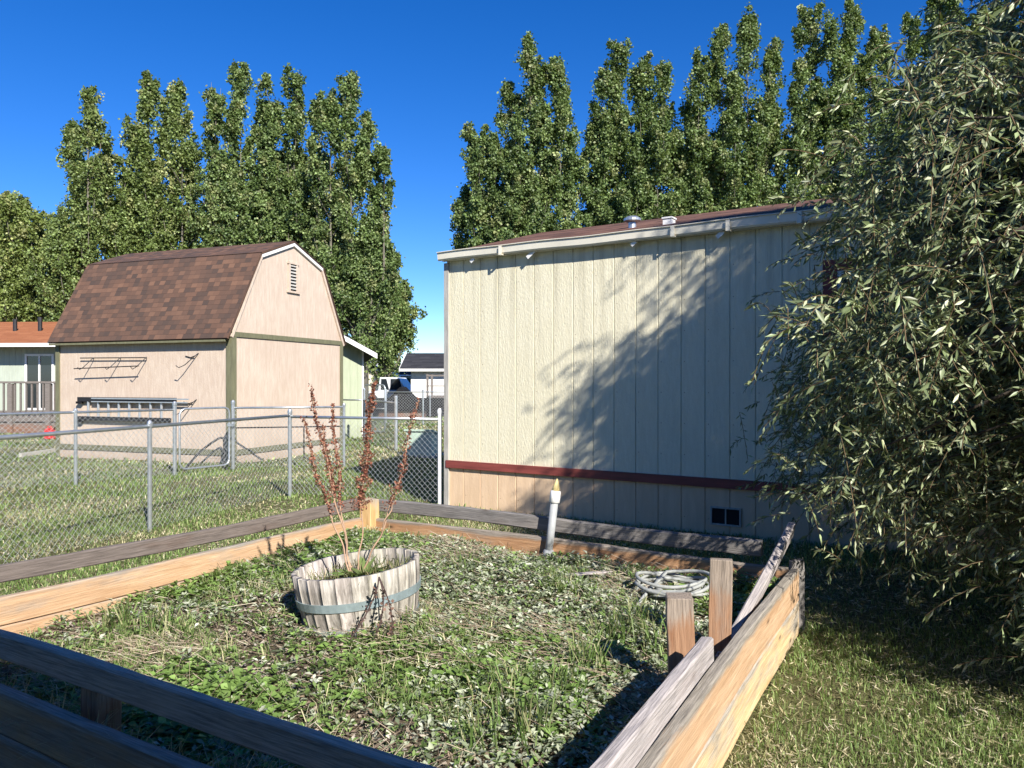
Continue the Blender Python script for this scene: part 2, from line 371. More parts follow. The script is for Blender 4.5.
# ------------------------------------------------------------------ ground
A, B, Cc, Dd = Vector((-1.11, 5.93)), Vector((1.56, 4.27)), Vector((.10, 1.62)), Vector((-2.71, 3.29))
def sstep(a, b, x): t = np.clip((x - a) / (b - a), 0, 1); return t * t * (3 - 2 * t)
def gz(x, y):
    x = np.asarray(x, float); y = np.asarray(y, float)
    near = .10 * (1 - sstep(5.0, 7.5, y)) * sstep(-.6, .6, x)
    return near + .012 * np.sin(x * 1.3 + y * .7) + .008 * np.sin(x * 3.1 - y * 2.3)
def bz(x, y):
    k = sstep(2.2, 5.2, np.asarray(y, float) + .5 * np.asarray(x, float))
    return .265 + .085 * k + .018 * np.sin(np.asarray(x) * 5 + 1) * np.cos(np.asarray(y) * 4.3) + .012 * np.sin(np.asarray(x) * 11 + np.asarray(y) * 7)
def grid_obj(name, xs, ys, zf, mat):
    X, Y = np.meshgrid(xs, ys); V = np.stack([X.ravel(), Y.ravel(), zf(X, Y).ravel()], 1)
    nx, ny = len(xs), len(ys); f = []
    for j in range(ny - 1):
        for i in range(nx - 1):
            q = j * nx + i; f.append((q, q + 1, q + nx + 1, q + nx))
    me = bpy.data.meshes.new(name); me.from_pydata(V.tolist(), [], f); me.materials.append(mat)
    me.polygons.foreach_set('use_smooth', [True] * len(f))
    return link(bpy.data.objects.new(name, me), Matrix.Identity(4))
far = [60, 90, 150, 300, 700, 1500]
xs = np.array([-q for q in far[::-1]] + list(np.arange(-40, -8, 2)) + list(np.arange(-8, 8, .2)) + list(np.arange(8, 42, 2)) + far)
ys = np.array([-900, -200, -60] + list(np.arange(-20, 1, 1.0)) + list(np.arange(1, 16, .2)) + list(np.arange(16, 60, 2)) + [80, 120, 200, 400, 900, 1800])
meta(grid_obj('ground', xs, ys, gz, M['lawn']), kind='structure')
# soil of the raised bed, a sheet between the four timber sides
nb = 60; V = []; f = []
for j in range(nb + 1):
    for i in range(nb + 1):
        a, b = .005 + .99 * i / nb, .005 + .99 * j / nb
        p = (Dd.lerp(Cc, a)).lerp(A.lerp(B, a), b); V.append((p.x, p.y, float(bz(p.x, p.y))))
for j in range(nb):
    for i in range(nb):
        q = j * (nb + 1) + i; f.append((q, q + 1, q + nb + 2, q + nb + 1))
me = bpy.data.meshes.new('bed_soil'); me.from_pydata(V, [], f); me.materials.append(M['soil'])
meta(link(bpy.data.objects.new('garden_soil', me), Matrix.Identity(4)), kind='structure')

# ------------------------------------------------------------------ raised bed
bed = thing('raised_garden_bed', 'square raised garden bed of cedar boards with weathered grey rails above', 'garden bed', (A.x, A.y, 0))
def v3(p, z): return Vector((p.x, p.y, z))
def off(p, q, d):    # offset the line p-q sideways (left of travel) by d
    t = (q - p).normalized(); n = Vector((-t.y, t.x)) * d; return p + n, q + n
def side(p, q, hs, top, th, d, mats, ext=(0, 0)):
    a, b = off(p, q, d); t = (b - a).normalized(); a = a - t * ext[0]; b = b + t * ext[1]; z = top
    for h, m in zip(hs, mats): board('board', v3(a, z - h / 2), v3(b, z - h / 2), h - .004, th, m, bed, rough=.005); z -= h
side(A, B, (.14, .14, .14), .47, .04, 0, (M['orange'], M['orange'], M['orange']), (-.05, -.03))
side(Dd, A, (.14, .14, .14), .47, .04, 0, (M['orange_tall'], M['orange_tall'], M['orange']), (.1, -.02))
side(Cc, B, (.185, .185), .47, .045, 0, (M['orange_tall'], M['pale']), (.1, .03))
side(Dd, Cc, (.15, .15, .15), .47, .04, -.085, (M['nearboard'],) * 3, (.12, .02))
a, b = off(Dd, A, .06); board('rail', v3(a, .555), v3(b, .555), .085, .04, M['greyrail'], bed, rough=.008)
a, b = off(A, B, .06); board('rail', v3(a + (b - a) * .02, .555), v3(a + (b - a) * .94, .545), .09, .04, M['darkrail'], bed, rough=.008)
a, b = off(Dd, Cc, 0); board('rail', v3(a, .555), v3(b, .555), .09, .042, M['nearrail'], bed, rough=.006)
# broken rail along the right-hand timbers: two loose lengths
meta(board('rail', (.70, 2.74, .545), (.07, 1.56, .555), .09, .042, M['silverrail'], bed, rough=.006), 'silver grey rail broken off beside the shorter stub post')
meta(board('rail', (1.60, 4.42, .66), (.86, 3.22, .31), .085, .042, M['silverrail'], bed, roll=R(-14)), 'silver grey rail tilting down into the bed')
def post(x, y, z0, z1, w, m, rz=R(29), lean=(0, 0), d=None):
    mb = MB(); d = d or w; H = (z1 - z0) / 2
    n = 6
    for i in range(n + 1):
        z = -H + 2 * H * i / n
        for sx, sy in ((-1, -1), (1, -1), (1, 1), (-1, 1)):
            k = .97 if i == n else 1
            mb.v.append((sx * w / 2 * k + random.uniform(-1, 1) * .0015, sy * d / 2 * k + random.uniform(-1, 1) * .0015, z + (random.uniform(-.006, .004) if i == n else 0)))
    for i in range(n):
        for k in range(4): mb.f.append((i*4+k, i*4+(k+1)%4, i*4+4+(k+1)%4, i*4+4+k)); mb.m.append(0)
    mb.f += [(3, 2, 1, 0), tuple(n * 4 + k for k in range(4))]; mb.m += [0, 0]
    Mx = Matrix.Translation((x, y, (z0 + z1) / 2)) @ Matrix.Rotation(rz, 4, 'Z') @ Matrix.Rotation(lean[0], 4, 'X') @ Matrix.Rotation(lean[1], 4, 'Y')
    return mb.build('post', m, bed, Mx, bevel=.004)
Mpost = {}
post(-1.085, 5.87, .1, .612, .105, M['postpale'], R(-30))
post(.645, 2.93, .15, .685, .10, M['post'], R(-8), (R(-1), R(-2)))
post(.885, 3.28, .15, .748, .095, M['post'], R(-14), (0, R(1)), .07)
post(-1.36, 2.55, .05, .508, .09, M['post'], R(-30))
post(1.60, 4.33, .08, .50, .03, M['darkrail'], R(-60), d=.1)
post(-.10, 1.80, .05, .508, .09, M['post'], R(-30))

# ------------------------------------------------------------------ half barrel planter
bx, by = -.76, 3.94; TILT = Matrix.Rotation(R(-6.5), 4, 'Y')
barrel = thing('barrel_planter', 'weathered half oak barrel planter sitting tilted in the raised bed', 'planter', (bx, by, .27))
MT = Matrix.Translation((bx, by, .25)) @ TILT
Vb, Tb, Cb = [], [], []; ns = 26; sub = 3
parts = []
for k in range(ns):
    a0 = 2 * math.pi * k / ns + .001; a1 = 2 * math.pi * (k + 1) / ns - .001; topz = .325 + rng.uniform(-.003, .003)
    prof = [(.272, 0), (.292, .09), (.308, .18), (.318, .26), (.322, topz)]
    inn = [(.297, topz), (.292, .2)]
    rows = [(r, z) for r, z in prof] + inn
    V = []; T = []
    dr = rng.uniform(-.0005, .0005)
    for r, z in rows:
        for j in range(sub + 1):
            w = a0 + (a1 - a0) * j / sub; V.append(((r + dr) * math.cos(w), (r + dr) * math.sin(w), z))
    n = sub + 1
    for i in range(len(rows) - 1):
        for j in range(sub):
            q = i * n + j; T += [(q, q + 1, q + n + 1), (q, q + n + 1, q + n)]
    for j in (0, sub):   # side edges
        q = [i * n + j for i in range(len(rows))]
        for i in range(1, len(q) - 1): T.append((q[0], q[i], q[i + 1]) if j else (q[0], q[i + 1], q[i]))
    g = rng.uniform(.88, 1.15); parts.append((np.array(V), np.array(T), np.array([g, g * rng.uniform(.95, 1.02), g * rng.uniform(.9, 1.02)])))
V, T, c = join(parts)
me_o = npmesh('staves', V, T, c, M['oak']); C.objects.unlink(me_o); link(me_o, MT, barrel)
for z0, z1 in ((.165, .205), (.04, .075)):
    mb = MB(); n = 48
    rr = lambda z: np.interp(z, [0, .09, .18, .26, .325], [.272, .292, .308, .318, .322]) + .004
    mb.lathe([(rr(z0) - .003, z0), (rr(z0) + .003, z0), (rr(z1) + .003, z1), (rr(z1) - .003, z1)], 48)
    mb.f = mb.f[:-2]; mb.m = mb.m[:-2]
    mb.build('hoop', M['hoop'], barrel, MT, smooth=False)
mb = MB(); mb.lathe([(.291, .22), (.22, .245), (.12, .262), (.03, .268)], 32); mb.build('planter_soil', M['soil'], barrel, MT, smooth=True)

def curve(pts, n=14):
    """smooth path through points"""
    P = [Vector(p) for p in pts]; P = [2 * P[0] - P[1]] + P + [2 * P[-1] - P[-2]]; out = []
    for i in range(1, len(P) - 2):
        for k in range(n):
            t = k / n; p0, p1, p2, p3 = P[i-1:i+3]
            out.append(.5 * ((2 * p1) + (p2 - p0) * t + (2 * p0 - 5 * p1 + 4 * p2 - p3) * t * t + (3 * p1 - p0 - 3 * p2 + p3) * t ** 3))
    out.append(P[-2]); return out
def seedhead(name, path, r0, n, cols, parent, size=.0105):
    n = int(n * 1.5)
    """whorls of papery dock seeds crowded round the upper stalk"""
    Pp = np.array([tuple(p) for p in path]); t = rng.uniform(0, 1, n); whorl = np.round(t * 20) / 20 + rng.normal(0, .008, n); whorl = whorl.clip(0, 1)
    f = whorl * (len(Pp) - 1); i = np.minimum(f.astype(int), len(Pp) - 2); base = Pp[i] + (Pp[i + 1] - Pp[i]) * (f - i)[:, None]
    rad = r0 * 1.1 * (1 - .6 * whorl) * (.62 + .5 * np.sin(whorl * 31 + n)) .clip(.12) * rng.uniform(.1, 1, n) ** .6
    a = rng.uniform(0, 6.28, n); P = base + np.stack([np.cos(a) * rad, np.sin(a) * rad, rng.normal(0, .008, n) + rad * .5], 1)
    s = size * rng.uniform(.6, 1.3, n)
    V, T = flats(P, rdir(n), rdir(n), s, s * .9); c = np.repeat(pick(cols, n, jit=.3), 4, 0)
    return npmesh(name, V, T, c, M['seed'], parent)
RED = [(.19, .07, .045), (.26, .10, .065), (.12, .05, .035), (.34, .16, .10)]
def dock(label, stalks, group='dried dock plants in the barrel'):
    root = D(*stalks[0][0][0]); o = thing('dock_plant', label, 'weed', (root.x, root.y, root.z), group=group)
    for pts, hi, r0, n in stalks:
        path = curve([D(*p) for p in pts]); mb = MB(); m = len(path); w0 = random.uniform(0, 6)
        path = [p_ + Vector((math.sin(i * .45 + w0), math.cos(i * .37 + w0), 0)) * .006 * min(1, i / 8) for i, p_ in enumerate(path)]
        mb.tube(path, [.0042 * (1 - .65 * i / m) + .0006 for i in range(m)], 6)
        st = mb.build('stalk', M['stem'], o, Matrix.Identity(4), smooth=True)
        k = int(m * hi); seedhead('seed_head', path[k:], r0, n, RED, st)
Yb = 3.93
dock('cluster of three dried dock stalks with dark red seed heads, reaching over the barrel rim', [
    ([(351, 575, Yb), (344, 535, Yb), (326, 460, Yb - .02), (310, 388, Yb - .05)], .50, .030, 520),
    ([(353, 575, Yb + .03), (346, 545, Yb + .03), (339, 480, Yb + .05), (332, 406, Yb + .06)], .52, .030, 520),
    ([(350, 575, Yb - .05), (338, 534, Yb - .06), (321, 486, Yb - .09), (303, 420, Yb - .12)], .48, .026, 420),
    ([(352, 575, Yb + .05), (343, 530, Yb + .08), (331, 478, Yb + .1), (322, 426, Yb + .1)], .55, .022, 300)])
dock('tallest dried dock stalk, straight with a thick red brown seed head', [
    ([(357, 575, Yb + .02), (361, 540, Yb + .02), (364, 474, Yb + .03), (374, 385, Yb + .02)], .50, .050, 1500)])
dock('arching dried dock stalk with a thin pinkish brown seed head', [
    ([(362, 572, Yb + .04), (380, 535, Yb + .05), (399, 480, Yb + .08), (418, 400, Yb + .1)], .50, .034, 520),
    ([(362, 572, Yb + .04), (378, 540, Yb + .02), (388, 515, Yb), (396, 500, Yb)], .98, .01, 4)])
# green leaves and dry grass inside the barrel
def rosette(name, label, cat, c, n, L, Wd, cols, parent=None, spread=.05, up=.6, group=None, mat='grass'):
    o = thing(name, label, cat, c, group=group)
    a = rng.uniform(0, 6.28, n); el = rng.uniform(.2, 1, n) * up
    d = norm(np.stack([np.cos(a), np.sin(a), el * 2], 1)); P = np.array(c) + np.stack([np.cos(a), np.sin(a), 0 * a], 1) * rng.uniform(0, spread, n)[:, None]
    V, T = leaves(P, d, norm(np.array([0, 0, 1.0]) + rdir(n) * .3), L * rng.uniform(.6, 1.2, n), Wd * rng.uniform(.7, 1.2, n), .3)
    npmesh('leaf_cluster', V, T, np.repeat(pick(cols, n), 5, 0), M[mat], o); return o
rosette('leafy_weed', 'small green leafy weed at the foot of the dried stalks in the barrel', 'weed', (bx + .01, by - .03, .505), 34, .13, .035, [(.10, .16, .045), (.16, .22, .07)])
nG = 420; a = rng.uniform(0, 6.28, nG); r = .27 * np.sqrt(rng.uniform(0, 1, nG))
P = np.stack([bx + r * np.cos(a), by + r * np.sin(a), .505 + r * np.cos(a) * math.sin(R(6.5))], 1)
V, T = blades(P, rng.uniform(.03, .11, nG), np.full(nG, .004), rng.uniform(.2, 1.3, nG))
meta(npmesh('dry_grass', V, T, np.repeat(pick([(.4, .32, .17), (.2, .2, .09), (.13, .18, .05)], nG), 5, 0), M['grass']), 'dry grass and litter on the soil inside the barrel', 'grass', kind='stuff')
# withered plant hanging down the front of the barrel
w = thing('withered_plant', 'withered black brown plant hanging down the outside of the barrel', 'weed', tuple(D(379, 577, 3.58)))
for pts in ([(379, 577, 3.60), (376, 592, 3.56), (364, 618, 3.50), (350, 640, 3.44)], [(379, 577, 3.60), (383, 594, 3.55), (382, 615, 3.5), (376, 636, 3.44)],
            [(379, 577, 3.60), (388, 600, 3.55), (392, 620, 3.5), (391, 634, 3.45)]):
    path = curve([D(*p) for p in pts], 6); mb = MB(); mb.tube(path, .0035, 5); st = mb.build('stalk', M['deadstem'], w, Matrix.Identity(4))
    seedhead('withered_leaf', path[5:], .022, 34, [(.05, .035, .03), (.12, .07, .05), (.2, .12, .09)], st, .016)

# ------------------------------------------------------------------ standpipe by the back board
pb = G(548, 558, .35); pt = D(556, 489, pb.y)
sp = thing('standpipe', 'leaning grey plastic pipe with white collar and yellow pointed tip', 'pipe', tuple(pb))
dv = (pt - pb)
mb = MB(); mb.tube([pb - dv * .1, pb + dv * .86], .0255, 16); mb.build('pipe', M['pvc'], sp, Matrix.Identity(4), smooth=True)
mb = MB(); mb.tube([pb - dv * .05, pb + dv * .03, pb + dv * .1, pb + dv * .12], [.036, .037, .036, .028], 16); mb.build('base_coupling', M['pvc'], sp, Matrix.Identity(4), smooth=True)
mb = MB(); mb.tube([pb + dv * .80, pb + dv * .81, pb + dv * .90, pb + dv * .97, pb + dv * .98], [.028, .035, .035, .033, .02], 16); mb.build('collar', M['white'], sp, Matrix.Identity(4), smooth=True)
mb = MB(); mb.tube([pb + dv * .96, pb + dv * 1.03, pb + dv * 1.10, pb + dv * 1.15], [.026, .022, .012, .003], 12); mb.build('tip', M['yellow'], sp, Matrix.Identity(4), smooth=True)

# ------------------------------------------------------------------ hose coil
hc = G(676, 594, .36)
mb = MB(); pts = []
for i in range(330):
    w = i / 330 * 2 * math.pi * 8.3; r = .10 + .08 * abs(math.sin(i * .013 + .5)) + .012 * math.sin(w * 1.7 + 1) + .01 * math.sin(w * .31)
    pts.append((hc.x + r * 1.1 * math.cos(w) + .03 * math.sin(w * .23 + 1), hc.y + r * .95 * math.sin(w) + .03 * math.cos(w * .31), .368 + .010 * (w / 6.28) * .8 + .022 * math.sin(w * .62 + 1) + .014 * math.sin(w * 1.9)))
pts += [(hc.x - .2, hc.y - .16, .39), (hc.x - .25, hc.y - .26, .37)]
mb.tube(pts, .0095, 8)
meta(mb.build('garden_hose', M['hose'], smooth=True), 'pale grey garden hose coiled on the weeds behind the stub posts', 'hose')

# ------------------------------------------------------------------ mobile home
H0 = Vector((-.784, 9.3, 0)); HR = -R(32.5)
home = thing('mobile_home', 'cream mobile home with grooved siding, tan skirting and dark red band', 'mobile home', tuple(H0), HR)
HL = 13.0; HWd = 4.6
def groove_panel(mb, x0, x1, z0, zf, sp, y=0.0, gd=.009, gw=.007, ph=.0):
    xs = [x0]; prof = [(x0, 0)]; g = x0 + sp * (1 - ph)
    while g < x1 - .02:
        prof += [(g - gw, 0), (g - gw * .5, gd), (g + gw * .5, gd), (g + gw, 0)]; g += sp
    prof.append((x1, 0))
    for (xa, da), (xb, db) in zip(prof[:-1], prof[1:]):
        mb.quad([(xa, y + da, z0), (xb, y + db, z0), (xb, y + db, zf(xb)), (xa, y + da, zf(xa))])
mb = MB(); groove_panel(mb, 0, HL, .5, lambda x: 3.0, .245); mb.box((0, .02, .1), (HL, HWd, 2.99))
mb.prism([(0.02, 2.99), (HWd, 2.99), (HWd / 2, 3.6)], 0, 0.0, .02)
mb.build('wall', M['cream'], home, fix=False)
mb = MB(); groove_panel(mb, 0, HL, -.05, lambda x: .5, .245, y=.004); mb.box((0, .025, -.05), (HL, HWd + .01, .098))
mb.build('skirting', M['skirt'], home, fix=False)
mb = MB(); mb.box((.0, -.032, .47), (HL, .003, .56)); mb.build('band_trim', M['red'], home, bevel=.003)
mb = MB(); mb.box((-.03, -.022, .0), (.035, .003, 2.93)); mb.box((-.03, .003, 0), (-.002, .08, 2.93)); mb.build('corner_trim', M['greytrim'], home)
mb = MB()
e0, rz_, thk = 3.045, 3.68, .03
for s in (0, 1):
    ya, yb = (-.06, HWd / 2) if s == 0 else (HWd + .06, HWd / 2)
    a = [(-.04, ya, e0), (HL, ya, e0), (HL, yb, rz_), (-.04, yb, rz_)]
    L = math.hypot(HWd / 2 + .06, rz_ - e0)
    mb.quad(a if s == 0 else a[::-1], 0, [(0, 0), (HL, 0), (HL, L), (0, L)] if s == 0 else [(0, L), (HL, L), (HL, 0), (0, 0)])
    bl = [(x, y, z - thk) for x, y, z in a]; mb.quad(bl[::-1] if s == 0 else bl)
    mb.quad([a[0], a[1], bl[1], bl[0]]); mb.quad([a[0], bl[0], bl[3], a[3]])
rf = mb.build('roof', M['roof_home'], home, fix=False)
mb = MB(); mb.box((-.04, -.045, 2.95), (HL, -.003, 3.012)); mb.build('fascia', M['white'], home)
mb = MB(); gp = [(-.05, 2.94), (-.12, 2.925), (-.135, 2.96), (-.14, 3.045), (-.15, 3.05), (-.15, 3.035), (-.128, 2.955), (-.118, 2.918), (-.048, 2.932)]
gp = [(-.047, 2.957), (-.105, 2.947), (-.12, 2.965), (-.128, 3.035), (-.142, 3.043), (-.142, 3.05), (-.120, 3.05), (-.112, 2.972), (-.100, 2.957), (-.055, 2.965), (-.047, 3.045), (-.047, 3.045)]
gp = gp[:-1]
n = 90
for i in range(n + 1):
    x = -.05 + (HL + .05) * i / n; wv = .004 * math.sin(x * 2.1) + .003 * math.sin(x * 5.7)
    mb.v += [(x, y, z + wv) for y, z in gp]
k_ = len(gp)
for i in range(n):
    for k in range(k_):
        q = i * k_; mb.f.append((q + k, q + (k + 1) % k_, q + k_ + (k + 1) % k_, q + k_ + k)); mb.m.append(0)
mb.f += [tuple(range(k_)), tuple(n * k_ + k for k in range(k_))]; mb.m += [0, 0]
gut = mb.build('gutter', M['gutter'], home)
for xg in (.86, 2.9, 3.45, 4.1, 6.3, 8.4):
    mb = MB(); mb.box((xg - .02, -.132, 2.938), (xg + .02, -.05, 2.944)); mb.box((xg - .02, -.146, 2.938), (xg + .02, -.1435, 3.04)); mb.build('gutter_joint', M['gutter'], gut)
for xg, w in ((.42, .03), (1.22, .06), (2.45, .03), (3.35, .04), (5.2, .03)):
    mb = MB(); mb.box((-w, -.004, -.03), (w, .004, .012)); mb.build('loose_strap', M['white'], gut, W[home.name] @ Matrix.Translation((xg, -.075, 2.93)) @ Matrix.Rotation(R(-38), 4, 'Y'))
# window
win = MB(); wx0, wx1, wz0, wz1 = 4.28, 5.75, 1.42, 2.60
for a, b in (((wx0, -.03, wz0), (wx0 + .12, .004, wz1)), ((wx1 - .12, -.03, wz0), (wx1, .004, wz1)), ((wx0 + .12, -.03, wz1 - .1), (wx1 - .12, .004, wz1)), ((wx0 + .12, -.034, wz0), (wx1 - .12, .004, wz0 + .1))): win.box(a, b)
wn = win.build('window', M['red'], home)
mb = MB()
for a, b in (((wx0 + .12, -.018, wz0 + .1), (wx0 + .155, -.001, wz1 - .1)), ((wx1 - .155, -.018, wz0 + .1), (wx1 - .12, -.001, wz1 - .1)), ((wx0 + .155, -.018, wz1 - .135), (wx1 - .155, -.001, wz1 - .1)), ((wx0 + .155, -.018, wz0 + .1), (wx1 - .155, -.001, wz0 + .135)), ((5.0, -.018, wz0 + .135), (5.03, -.001, wz1 - .135))): mb.box(a, b)
mb.build('sash', M['white'], wn)
mb = MB(); mb.box((wx0 + .155, -.010, wz0 + .135), (4.999, -.002, wz1 - .135)); mb.box((5.031, -.010, wz0 + .135), (wx1 - .155, -.002, wz1 - .135)); mb.build('pane', M['glass'], wn)
# foundation vent
mb = MB(); vx0, vx1, vz0, vz1 = 3.24, 3.54, .105, .285
for a, b in (((vx0, -.014, vz0), (vx0 + .016, .003, vz1)), ((vx1 - .016, -.014, vz0), (vx1, .003, vz1)), ((vx0 + .016, -.014, vz0), (vx1 - .016, .003, vz0 + .016)), ((vx0 + .016, -.014, vz1 - .016), (vx1 - .016, .003, vz1)), (((vx0 + vx1) / 2 - .006, -.012, vz0 + .016), ((vx0 + vx1) / 2 + .006, .003, vz1 - .016))): mb.box(a, b)
fv = mb.build('foundation_vent', M['greytrim'], home)
mb = MB(); mb.box((vx0 + .016, -.003, vz0 + .016), (vx1 - .016, .002, vz1 - .016)); mb.build('screen', M['dark'], fv)
# roof vents
mb = MB(); mb.lathe([(.045, 3.16), (.045, 3.33)], 16, (2.06, .8)); mb.lathe([(.055, 3.335), (.10, 3.35), (.10, 3.375), (.06, 3.40), (.02, 3.405)], 16, (2.06, .8)); mb.lathe([(.09, 3.21), (.05, 3.245)], 16, (2.06, .8)); mb.build('vent_pipe', M['galv'], home, smooth=False)
mb = MB(); mb.box((2.50, .62, 3.15), (2.60, .74, 3.29)); mb.box((2.49, .61, 3.293), (2.61, .75, 3.31)); mb.build('roof_vent', M['white'], home)

# ------------------------------------------------------------------ barn shed
BL, BW = 4.34, 3.54
K0 = Vector((-9.11, 15.44, 0)); barn = thing('barn_shed', 'pinkish beige gambrel roofed barn shed with olive trim', 'shed', tuple(K0), R(-20.8))
ez, kz, pz, k1 = 2.38, 3.95, 4.33, .79
mb = MB(); outl = [(0, -.05), (BW, -.05), (BW, ez), (BW - k1, kz - .04), (BW / 2, pz - .04), (k1, kz - .04), (0, ez)]
mb.prism(outl, 0, 0, BL); mb.build('wall', M['barn'], barn)
mb = MB(); ov = .05
def slab(mb, ya, za, yb, zb, x0, x1, th, v0, thy=0):
    L = math.hypot(yb - ya, zb - za); n = Vector((0, -(zb - za), (yb - ya))).normalized()
    if n.z < 0: n = -n
    a = [Vector((x0, ya, za)), Vector((x1, ya, za)), Vector((x1, yb, zb)), Vector((x0, yb, zb))]; b = [p + n * th for p in a]
    mb.quad(b, 0, [(0, v0), (x1 - x0, v0), (x1 - x0, v0 + L), (0, v0 + L)]); mb.quad(a[::-1])
    for i in range(4): mb.quad([a[i], a[(i + 1) % 4], b[(i + 1) % 4], b[i]])
slab(mb, -.14, ez - .115, k1 - .012, kz - .03, -ov, BL + ov, .045, 0)
slab(mb, k1 - .01, kz - .03, BW / 2, pz - .03, -ov, BL + ov, .045, 1.8)
slab(mb, BW / 2, pz - .03, BW - k1 + .01, kz - .03, -ov, BL + ov, .045, 2.9)
slab(mb, BW - k1 + .012, kz - .03, BW + .07, ez - .06, -ov, BL + ov, .045, 3.9)
mb.build('roof', M['roof_barn'], barn)
mb = MB()   # white rake boards on the upper slopes, dark ones below
def rake(mb, ya, za, yb, zb, w, x0, x1):
    t = Vector((yb - ya, zb - za)).normalized(); n = Vector((-t.y, t.x));
    if n.y > 0: n = -n
    mb.prism([(ya, za), (yb, zb), (yb + n.x * w, zb + n.y * w), (ya + n.x * w, za + n.y * w)], 0, x0, x1)
for x0, x1 in ((BL + .003, BL + .048), (-.048, -.003)):
    pass
for x0, x1 in ((BL + .003, BL + .048), (-.048, -.003)):
    for q_ in ((k1 - .01, kz - .032, BW / 2 - .002, pz - .032), (BW / 2 + .002, pz - .032, BW - k1 + .01, kz - .032)):
        mb = MB(); rake(mb, *q_, .055, x0, x1); mb.build('rake_board', M['white'], barn)
for x0, x1 in ((BL + .003, BL + .04), (-.04, -.003)):
    for q_ in ((-.05, ez - .06, k1 - .015, kz - .045), (BW - k1 + .015, kz - .045, BW + .05, ez - .06)):
        mb = MB(); rake(mb, *q_, .05, x0, x1); mb.build('rake_board', M['barn'], barn)
mb = MB(); mb.box((-.04, -.155, ez - .155), (BL - .02, -.125, ez - .118)); mb.build('eave_board', M['olive'], barn)
mb = MB(); mb.box((BL + .003, -.02, ez - .06), (BL + .025, BW + .01, ez + .03)); mb.build('band_trim', M['olive'], barn)
mb = MB(); mb.box((.09, -.022, .17), (BL - .1, -.003, .27)); mb.box((BL + .003, .1, .17), (BL + .022, BW - .09, .27)); mb.build('band_trim', M['olive'], barn)
for (x0, y0, x1, y1) in ((-.01, -.03, .09, -.003), (BL - .1, -.03, BL + .026, -.003), (BL + .003, -.003, BL + .026, .1), (BL + .003, BW - .09, BL + .026, BW + .01)):
    mb = MB(); mb.box((x0, y0, 0), (x1, y1, ez - .062)); mb.build('corner_trim', M['olive'], barn)
vt = MB(); yc, zc = BW / 2, 3.60
for a, b in (((BL + .003, yc - .15, zc - .27), (BL + .03, yc - .10, zc + .27)), ((BL + .003, yc + .10, zc - .27), (BL + .03, yc + .15, zc + .27)), ((BL + .003, yc - .18, zc + .27), (BL + .035, yc + .18, zc + .31)), ((BL + .003, yc - .2, zc - .31), (BL + .04, yc + .2, zc - .27))): vt.box(a, b)
gv = vt.build('gable_vent', M['barn'], barn)
mb = MB(); mb.box((BL + .002, yc - .1, zc - .27), (BL + .006, yc + .1, zc + .27)); mb.build('recess', M['dark'], gv)
mb = MB()
for i in range(8):
    z = zc - .235 + i * .065; mb.quad([(BL + .008, yc - .1, z + .035), (BL + .026, yc - .1, z), (BL + .026, yc + .1, z), (BL + .008, yc + .1, z + .035)])
mb.build('louvre', M['greytrim'], gv, fix=False)
BM = W[barn.name]
# ladder hung on the wall
def bl(x, y, z): return BM @ Vector((x, y, z))
def barn_x(px):      # distance along the long wall seen at column px
    k = (px - 512) / F; cx, cy = math.cos(R(-20.8)), math.sin(R(-20.8)); return (k * K0.y - K0.x) / (cx - k * cy)
lad = thing('ladder', 'aluminium extension ladder hung sideways on the shed wall', 'ladder', tuple(bl(barn_x(81), -.12, 1.0)), R(-20.8))
LM = BM
zt = 1.16; zb = .79
x0, x1 = barn_x(81), barn_x(174)
mb = MB(); mb.box((x0, -.085, zt - .04), (x1 + .1, -.035, zt + .045)); mb.build('side_rail', M['black'], lad, LM)
mb = MB(); mb.box((x0, -.085, zb - .04), (x1 - .03, -.035, zb + .04)); mb.build('side_rail', M['black'], lad, LM)
mb = MB(); mb.box((x0 + .4, -.115, zt + .01), (x1 + .45, -.088, zt + .035)); mb.box((x0 + .4, -.115, zt - .05), (x1 + .42, -.088, zt - .03)); mb.build('side_rail', M['alu'], lad, LM)
for i in range(8):
    x = barn_x(91) + i * (barn_x(164) - barn_x(91)) / 7
    mb = MB(); mb.tube([(x, -.06, zb + .04), (x, -.06, zt - .04)], .024, 8); mb.build('rung', M['alu'], lad, LM)
for x in (x0 + .02, x0 + .02):
    pass
mb = MB(); mb.box((x0 - .03, -.095, zt - .085), (x0 + .1, -.03, zt - .041)); mb.build('foot', M['blackmatte'], lad, LM)
mb = MB(); mb.box((x0 - .03, -.095, zb - .08), (x0 + .1, -.03, zb - .041)); mb.build('foot', M['blackmatte'], lad, LM)
def hook(x, z, lab):
    o = thing('wall_bracket', lab, 'bracket', tuple(bl(x, 0, z)), R(-20.8), 'black brackets on the shed wall')
    mb = MB(); mb.tube([(x + .16, -.008, z + .05), (x + .12, -.05, z), (x - .02, -.16, z - .17), (x - .08, -.24, z - .22), (x - .13, -.26, z - .18)], .009, 6); mb.build('arm', M['black'], o, BM)
    mb = MB(); mb.tube([(x - .14, -.012, z), (x - .02, -.012, z - .03), (x + .12, -.05, z)], .009, 6); mb.build('brace', M['black'], o, BM)
    return o
hook(barn_x(192), 1.98, 'lone black hook bracket on the shed wall, empty')
hook(barn_x(190), 1.13, 'black hook bracket holding the outer end of the ladder')
rk = thing('hanging_rack', 'thin black rod rack on the shed wall above the ladder', 'rack', tuple(bl(barn_x(100), 0, 1.9)), R(-20.8))
mb = MB(); mb.tube([(barn_x(83), -.06, 1.97), (barn_x(149), -.06, 1.96)], .011, 6); mb.build('rod', M['black'], rk, BM)
